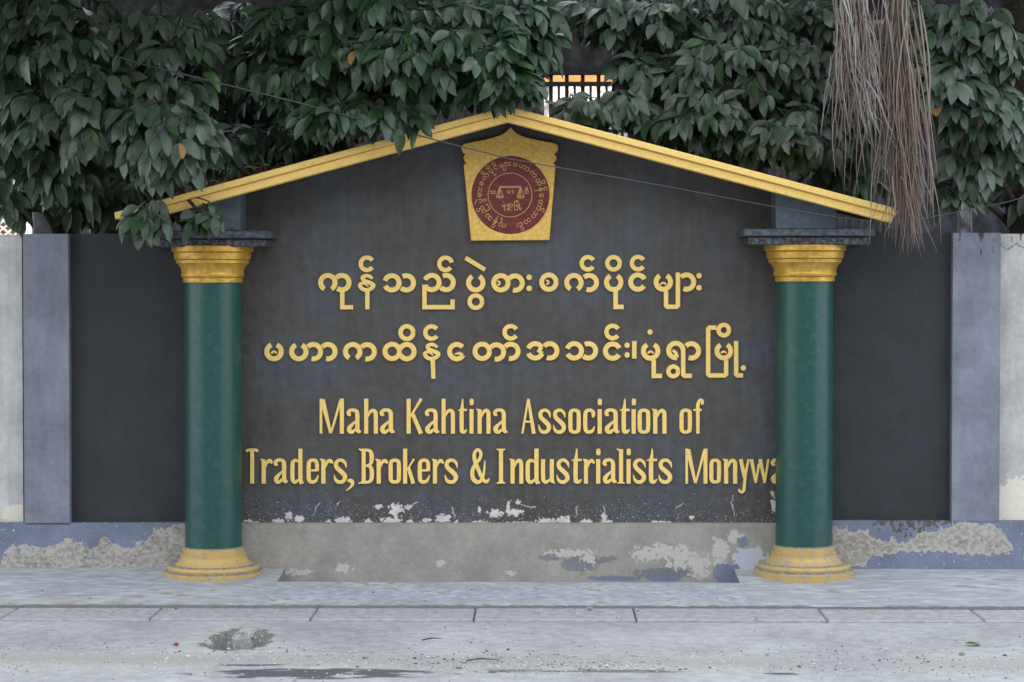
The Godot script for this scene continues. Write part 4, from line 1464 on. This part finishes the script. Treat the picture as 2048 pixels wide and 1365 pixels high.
	# building across the street, behind the camera: it keeps the low sun off the wall
	var bld := thing("street_building", "tall plain building across the street from the sign wall", "building", Vector3(0, 0, 22))
	node("wall", box_mesh(Vector3(-19, -0.15, 22), Vector3(19, 8.9, 34), 0.05), M.facade, bld)
	node("parapet", box_mesh(Vector3(-19.2, 8.9, 21.8), Vector3(19.2, 9.3, 34.2), 0.05), M.facade, bld)
	for fl in 2:
		for k in 9:
			var wx := -16.0 + k * 4.0
			node("window", box_mesh(Vector3(wx - 0.7, 1.2 + fl * 3.1, 21.96), Vector3(wx + 0.7, 2.7 + fl * 3.1, 22.02), 0.01), M.glass_dark, bld)

func build_trees() -> void:
	var ll := Vector2(0.095, 0.165)
	tree("leafy_tree", "dusty broad-leaved tree spilling over the left end of the wall", Vector3(at(100, 500, -1.1).x, 0, -1.1), 0.10, 2.9,
		[[110, 100, 150, 130, -0.2, 0.7, 95], [330, 110, 120, 120, 0.1, 0.6, 60], [190, 225, 190, 95, -0.1, 0.8, 110], [335, 275, 90, 75, 0.35, 0.9, 70], [240, 385, 150, 60, -0.7, -0.1, 90], [30, 160, 60, 130, 0.0, 0.5, 50], [20, 10, 70, 60, -0.1, 0.5, 36], [10, 290, 40, 40, -0.3, 0.3, 16], [300, 440, 62, 10, 0.55, 0.65, 9], [405, 432, 26, 10, 0.5, 0.6, 5], [130, 320, 90, 60, -0.2, 0.3, 45], [15, 380, 35, 60, -0.3, 0.2, 14]],
		[[Vector3(-4.6, 3.6, -1.2), Vector3(-1.6, 6.0, 1.0), 620], [Vector3(-5.0, 3.5, 0.8), Vector3(-1.8, 4.8, 2.8), 420]], 11, [0, 1, 1, 3, 4, 0], ll, 0.045)
	tree("leafy_tree", "green broad-leaved tree drooping over the left slope of the gable", Vector3(at(640, 500, -1.4).x, 0, -1.4), 0.12, 2.9,
		[[800, 50, 300, 90, -0.2, 0.6, 120], [880, 115, 220, 85, 0.0, 0.75, 105], [640, 110, 170, 120, -0.1, 0.5, 130], [730, 232, 150, 20, 0.45, 0.58, 32], [1010, 165, 85, 28, 0.4, 0.58, 26], [1030, 60, 90, 80, 0.1, 0.5, 70], [440, 150, 150, 150, -1.3, -0.5, 90], [560, 285, 120, 40, -0.6, 0.1, 45], [470, 300, 60, 40, -0.3, 0.2, 20], [620, 200, 130, 80, -0.8, -0.2, 60]],
		[[Vector3(-2.0, 3.6, -1.6), Vector3(-0.1, 6.0, 1.0), 480], [Vector3(-1.9, 3.7, 0.8), Vector3(-0.6, 4.6, 1.4), 60]], 22, [2, 4, 0, 4, 1, 2], ll, 0.02)
	tree("leafy_tree", "dark broad-leaved tree behind the right slope of the gable", Vector3(at(1480, 500, -1.9).x, 0, -1.9), 0.12, 2.9,
		[[1400, 40, 220, 70, -1.2, -0.4, 120], [1470, 150, 200, 80, -1.2, -0.3, 130], [1380, 235, 130, 55, -0.9, -0.2, 80], [1620, 110, 130, 110, -1.2, -0.4, 110], [1560, 270, 150, 60, -1.0, -0.2, 90], [1225, 25, 110, 40, -1.3, -0.6, 40], [1270, 150, 60, 34, -0.9, -0.4, 14], [1160, 220, 60, 22, -0.6, 0.0, 16], [1250, 212, 60, 26, -0.8, -0.2, 14], [1690, 300, 80, 90, -1.2, -0.4, 50], [1770, 200, 60, 200, -1.5, -0.7, 60]],
		[[Vector3(1.2, 3.7, -1.8), Vector3(2.4, 6.0, 0.8), 330]], 33, [0, 3, 1, 1, 3, 4], ll, 0.015)
	tree("leafy_tree", "bluish-green broad-leaved tree at the right edge behind the dry palm fronds", Vector3(at(2090, 500, -0.9).x, 0, -0.9), 0.10, 2.8,
		[[1950, 80, 110, 90, -0.1, 0.4, 60], [1900, 170, 90, 80, 0.0, 0.45, 46], [1990, 230, 90, 70, -0.1, 0.4, 40], [1960, 320, 80, 50, -0.1, 0.3, 22], [1900, 385, 34, 24, 0.0, 0.2, 5], [2040, 350, 60, 70, -0.8, -0.2, 24], [1850, 60, 50, 60, -0.2, 0.2, 18]],
		[[Vector3(2.0, 3.7, -1.2), Vector3(4.2, 6.0, 0.9), 420]], 44, [0, 1, 3, 3, 0, 4], Vector2(0.11, 0.165), 0.015)

func build_palm() -> void:
	var rng := RandomNumberGenerator.new()
	rng.seed = 71
	var foot := Vector3(at(2075, 500, -0.55).x, 0, -0.55)
	var palm := thing("palm_tree", "palm tree with two dead grey-brown fronds hanging over the right roof end", "palm tree", foot)
	var st := st_new()
	var pts := PackedVector3Array()
	var rad := PackedFloat32Array()
	for i in 40:
		var t := i / 39.0
		pts.append(foot + Vector3(-0.25 * t * t, -0.05 + t * 4.85, 0.2 * t * t))
		rad.append((0.13 - 0.03 * t) * (1.0 + (0.06 if i % 2 == 0 else 0.0)))
	tube(st, pts, rad, 14)
	node("trunk", done(st, true), M.bark, palm)
	var head := pts[39]
	# [shoulder px, shoulder py, end px, end py, z, strands, grey share, spread]
	for fr in [[1695, -60, 1712, 150, 0.62, 170, 0.9], [1795, -60, 1808, 330, 0.55, 210, 0.2]]:
		var z: float = fr[4]
		var frond := Node3D.new()
		frond.name = "frond"
		palm.add_child(frond, true)
		frond.set_meta("label", "dead grey frond with pale strands" if fr[6] > 0.5 else "dead brown frond with long strands")
		var a := at(fr[0], fr[1], z)
		var b := at(fr[2], fr[3], z)
		var bend := Vector3(a.x, 5.1, z)
		var rp := PackedVector3Array()
		var rr := PackedFloat32Array()
		for i in 16:
			var t := i / 15.0
			if t < 0.5:
				var u := t * 2.0
				rp.append(head * (1 - u) * (1 - u) + bend * 2 * u * (1 - u) + a * u * u)
			else: rp.append(a.lerp(b, (t - 0.5) * 2.0))
			rr.append(lerpf(0.022, 0.006, t))
		st = st_new()
		tube(st, rp, rr, 6)
		node("rachis", done(st, true), M.strand_dark, frond)
		for i in int(fr[5]):
			var t := pow(rng.randf(), 0.8)
			var s0 := a.lerp(b, t) + Vector3(rng.randfn(0, 0.045), rng.randf_range(-0.15, 0.25), rng.randf_range(-0.04, 0.04))
			var wide := rng.randfn(0.0, 1.0)
			var grey: bool = fr[6] > 0.5 and rng.randf() < 0.85
			var length := rng.randf_range(0.35, 0.95) if grey else rng.randf_range(0.45, 1.15)
			var end_y: float = at(0, (290.0 if t > 0.3 else 250.0) if grey else (400.0 if fr[6] > 0.5 else 515.0), z).y + absf(rng.randfn(0, 0.25))
			length = minf(length, maxf(0.2, s0.y - end_y))
			var drift := wide * 0.026 + (0.06 if not grey else 0.055)
			if rng.randf() < 0.10: drift += rng.randf_range(-0.20, 0.16)
			if not grey and rng.randf() < 0.25: drift -= 0.12
			var curve := rng.randf_range(-0.035, 0.035)
			var kink := rng.randf_range(-0.010, 0.010)
			var sp := PackedVector3Array()
			var sr := PackedFloat32Array()
			var th := rng.randf_range(0.003, 0.007)
			for k in 9:
				var u := k / 8.0
				sp.append(s0 + Vector3(drift * u + curve * sin(u * PI) + kink * sin(u * 9.0 + i), -length * u, rng.randf_range(0.0, 0.012) + 0.05 * wide * u * 0.5))
				sr.append(th * (1.0 - 0.85 * u * u) * (0.6 if k == 0 else 1.0))
			st = st_new()
			tube(st, sp, sr, 3)
			var which := "strand_brown"
			var q := rng.randf()
			if grey: which = "strand_grey" if q < 0.5 else ("strand_pale" if q < 0.8 else "strand_brown")
			else: which = "strand_brown" if q < 0.45 else ("strand_tan" if q < 0.7 else ("strand_dark" if q < 0.85 else "strand_grey"))
			node("leaflet", done(st), M[which], frond)

func build_small_things() -> void:
	var rng := RandomNumberGenerator.new()
	rng.seed = 123
	# overhead cable sagging across the wall
	var st := st_new()
	var pts := PackedVector3Array()
	var rad := PackedFloat32Array()
	var way := [[-700, -230], [-200, -20], [290, 130], [600, 206], [740, 244], [870, 280], [1020, 318], [1110, 334], [1300, 367], [1550, 414], [1690, 437], [1790, 446], [1860, 435], [2016, 404], [2300, 320], [2700, 180]]
	for i in way.size(): 
		pts.append(at(way[i][0], way[i][1], -0.3 if way[i][0] < 200 else (lerpf(0.62, 0.46, clampf(way[i][0] / 1800.0, 0, 1)) if way[i][0] < 1800 else 0.40)))
		rad.append(lerpf(0.0046, 0.0022, clampf((way[i][0] - 300.0) / 1200.0, 0, 1)))
	tube(st, pts, rad, 6)
	var cb := node("overhead_cable", done(st, true), M.cable)
	tag(cb, "thin grey cable slanting down across the gable and emblem", "cable")
	# stones that can be picked out
	var stones := [[985, 1343, 0.020, "largest pale stone on the road beside the dark stain"], [1180, 1219, 0.017, "flat white stone at the pavement edge right of the middle"], [918, 1336, 0.014, "tan stone on the dark stain left of the pale stone"], [730, 1316, 0.014, "small white stone left of the dark stain's tan dust"], [1924, 1309, 0.014, "tan stone on the road below the fallen green leaf"], [483, 1352, 0.012, "small white stone on the dark stain"], [1513, 1236, 0.011, "small brown stone on the kerb slab near the right column"]]
	for s in stones:
		var y := -0.02 if s[1] > 1240 else 0.0
		var p := ground_at(s[0], s[1], y)
		var o := node("stone", pebble(rng, s[2]), M.stone, null, p + Vector3(0, s[2] * 0.25, 0))
		tag(o, s[3], "stone", "loose stones on the road")
	# gravel
	var mm := MultiMesh.new()
	mm.transform_format = MultiMesh.TRANSFORM_3D
	mm.use_colors = true
	mm.mesh = pebble(rng, 1.0)
	mm.instance_count = 3600
	for i in mm.instance_count:
		var band := rng.randf()
		var p: Vector3
		if band < 0.55: p = Vector3(rng.randf_range(-3.4, 3.3), 0, 2.42 + rng.randfn(0, 0.2) + 0.06)
		elif band < 0.7: p = Vector3(0.2 + rng.randfn(0, 0.5), 0, 2.62 + rng.randfn(0, 0.10))
		elif band < 0.92: p = Vector3(rng.randf_range(-3.4, 3.3), 0, rng.randf_range(1.36, 3.2))
		else: p = Vector3(rng.randf_range(-3.4, 3.3), 0, rng.randf_range(0.5, 1.33))
		var y := -0.026
		if p.z < 0.97: y = lerpf(0.05, 0.0, clampf((p.z - 0.42) / 0.54, 0, 1))
		elif p.z < 1.33: y = -0.011
		var r := rng.randf_range(0.0022, 0.0055) * (1.7 if rng.randf() < 0.07 else 1.0)
		p.y = y + r * 0.3
		mm.set_instance_transform(i, Transform3D(Basis(Vector3.UP, rng.randf() * TAU) * Basis.from_scale(Vector3(r, r * 0.7, r)), p))
		var v := rng.randf_range(0.25, 0.72) if rng.randf() < 0.8 else rng.randf_range(0.05, 0.12)
		mm.set_instance_color(i, Color(v, v * rng.randf_range(0.88, 1.0), v * rng.randf_range(0.75, 0.98)))
	var gm := mat("gravel", Color.WHITE, 0.9)
	gm.vertex_color_use_as_albedo = true
	var gv := MultiMeshInstance3D.new()
	gv.name = "gravel"
	gv.multimesh = mm
	gv.material_override = gm
	add_child(gv)
	tag(gv, "scattered grit and tiny pebbles on the road", "gravel", "", "stuff")
	# fallen green leaf, red scrap, twigs
	var p := ground_at(1931, 1290, -0.02)
	var fl := node("fallen_leaf", leaf_meshes[1], M.leaf5, null, p + Vector3(0, 0.004, 0))
	fl.basis = leaf_basis(Vector3(1, 0.02, 0.2), Vector3(0, 1, 0.15), 0.085)
	tag(fl, "single fallen green leaf lying on the road at the right", "leaf")
	p = ground_at(352, 1291, -0.02)
	var rs := node("red_scrap", pebble(rng, 0.013), M.red_scrap, null, p + Vector3(0, 0.004, 0))
	tag(rs, "tiny dark red scrap on the road left of the pothole", "scrap")
	for tw in [[865, 1281, 0.05, 0.4, "short dark twig on the road near the middle"], [968, 1322, 0.08, 0.1, "longer brown twig beside the patch of grit"]]:
		var c := ground_at(tw[0], tw[1], -0.018)
		var s := st_new()
		tube(s, PackedVector3Array([c + Vector3(-tw[2], 0.003, 0.02), c + Vector3(-tw[2] * 0.2, 0.009, 0), c + Vector3(tw[2] * 0.9, 0.003, -tw[3] * 0.1)]), PackedFloat32Array([0.003, 0.0035, 0.0015]), 5)
		var o := node("twig", done(s), M.bark)
		tag(o, tw[4], "twig", "twigs on the road")
	# dead leaves caught on the roof and on the left abacus
	var lit := MultiMesh.new()
	lit.transform_format = MultiMesh.TRANSFORM_3D
	lit.use_colors = true
	lit.mesh = leaf_meshes[3]
	lit.instance_count = 150
	for i in lit.instance_count:
		var q: Vector3
		if i < 105:
			var px := rng.randf_range(350, 560)
			q = at(px, lerpf(425.0, 212.0, (px - 228.0) / 787.0), 0.42)
			q += Vector3(0, 0.012 + rng.randf() * 0.035, -rng.randf_range(0.06, 0.5))
		elif i < 135:
			q = at(rng.randf_range(385, 430), 461.5, 0.37) + Vector3(0, 0.006 + rng.randf() * 0.012, -rng.randf_range(0.03, 0.12))
		else:
			q = at(rng.randf_range(430, 520), 461.5, 0.37) + Vector3(0, 0.004, -rng.randf_range(0.04, 0.12))
		var dir := Vector3(rng.randfn(), rng.randfn() * 0.25, rng.randfn()).normalized()
		lit.set_instance_transform(i, Transform3D(leaf_basis(dir, Vector3(rng.randfn() * 0.4, 1, rng.randfn() * 0.4), rng.randf_range(0.03, 0.09) if i < 105 else rng.randf_range(0.015, 0.045)), q))
		lit.set_instance_color(i, Color(0.16, 0.10, 0.07) * rng.randf_range(0.5, 1.6))
	var lg := MultiMeshInstance3D.new()
	lg.name = "leaf_litter"
	lg.multimesh = lit
	lg.material_override = gm
	add_child(lg)
	tag(lg, "brown dead leaves caught on the left roof slope and ledge", "leaf litter", "", "stuff")

func pebble(rng: RandomNumberGenerator, r: float) -> ArrayMesh:
	var st := st_new()
	var rings := 4
	var sides := 7
	var P := []
	for i in rings + 1:
		var t := PI * i / rings
		var row := PackedVector3Array()
		for k in sides:
			var a := TAU * k / sides
			var q := 1.0 + rng.randf_range(-0.18, 0.18)
			row.append(Vector3(sin(t) * cos(a) * q * 1.15, cos(t) * 0.62, sin(t) * sin(a) * q * 0.9) * r)
		P.append(row)
	for i in rings:
		for k in sides:
			var k2 := (k + 1) % sides
			if i == 0: tri(st, P[0][0], P[1][k2], P[1][k])
			elif i == rings - 1: tri(st, P[i][k], P[i][k2], P[rings][0])
			else: quad(st, P[i][k], P[i][k2], P[i + 1][k2], P[i + 1][k])
	return done(st, false)
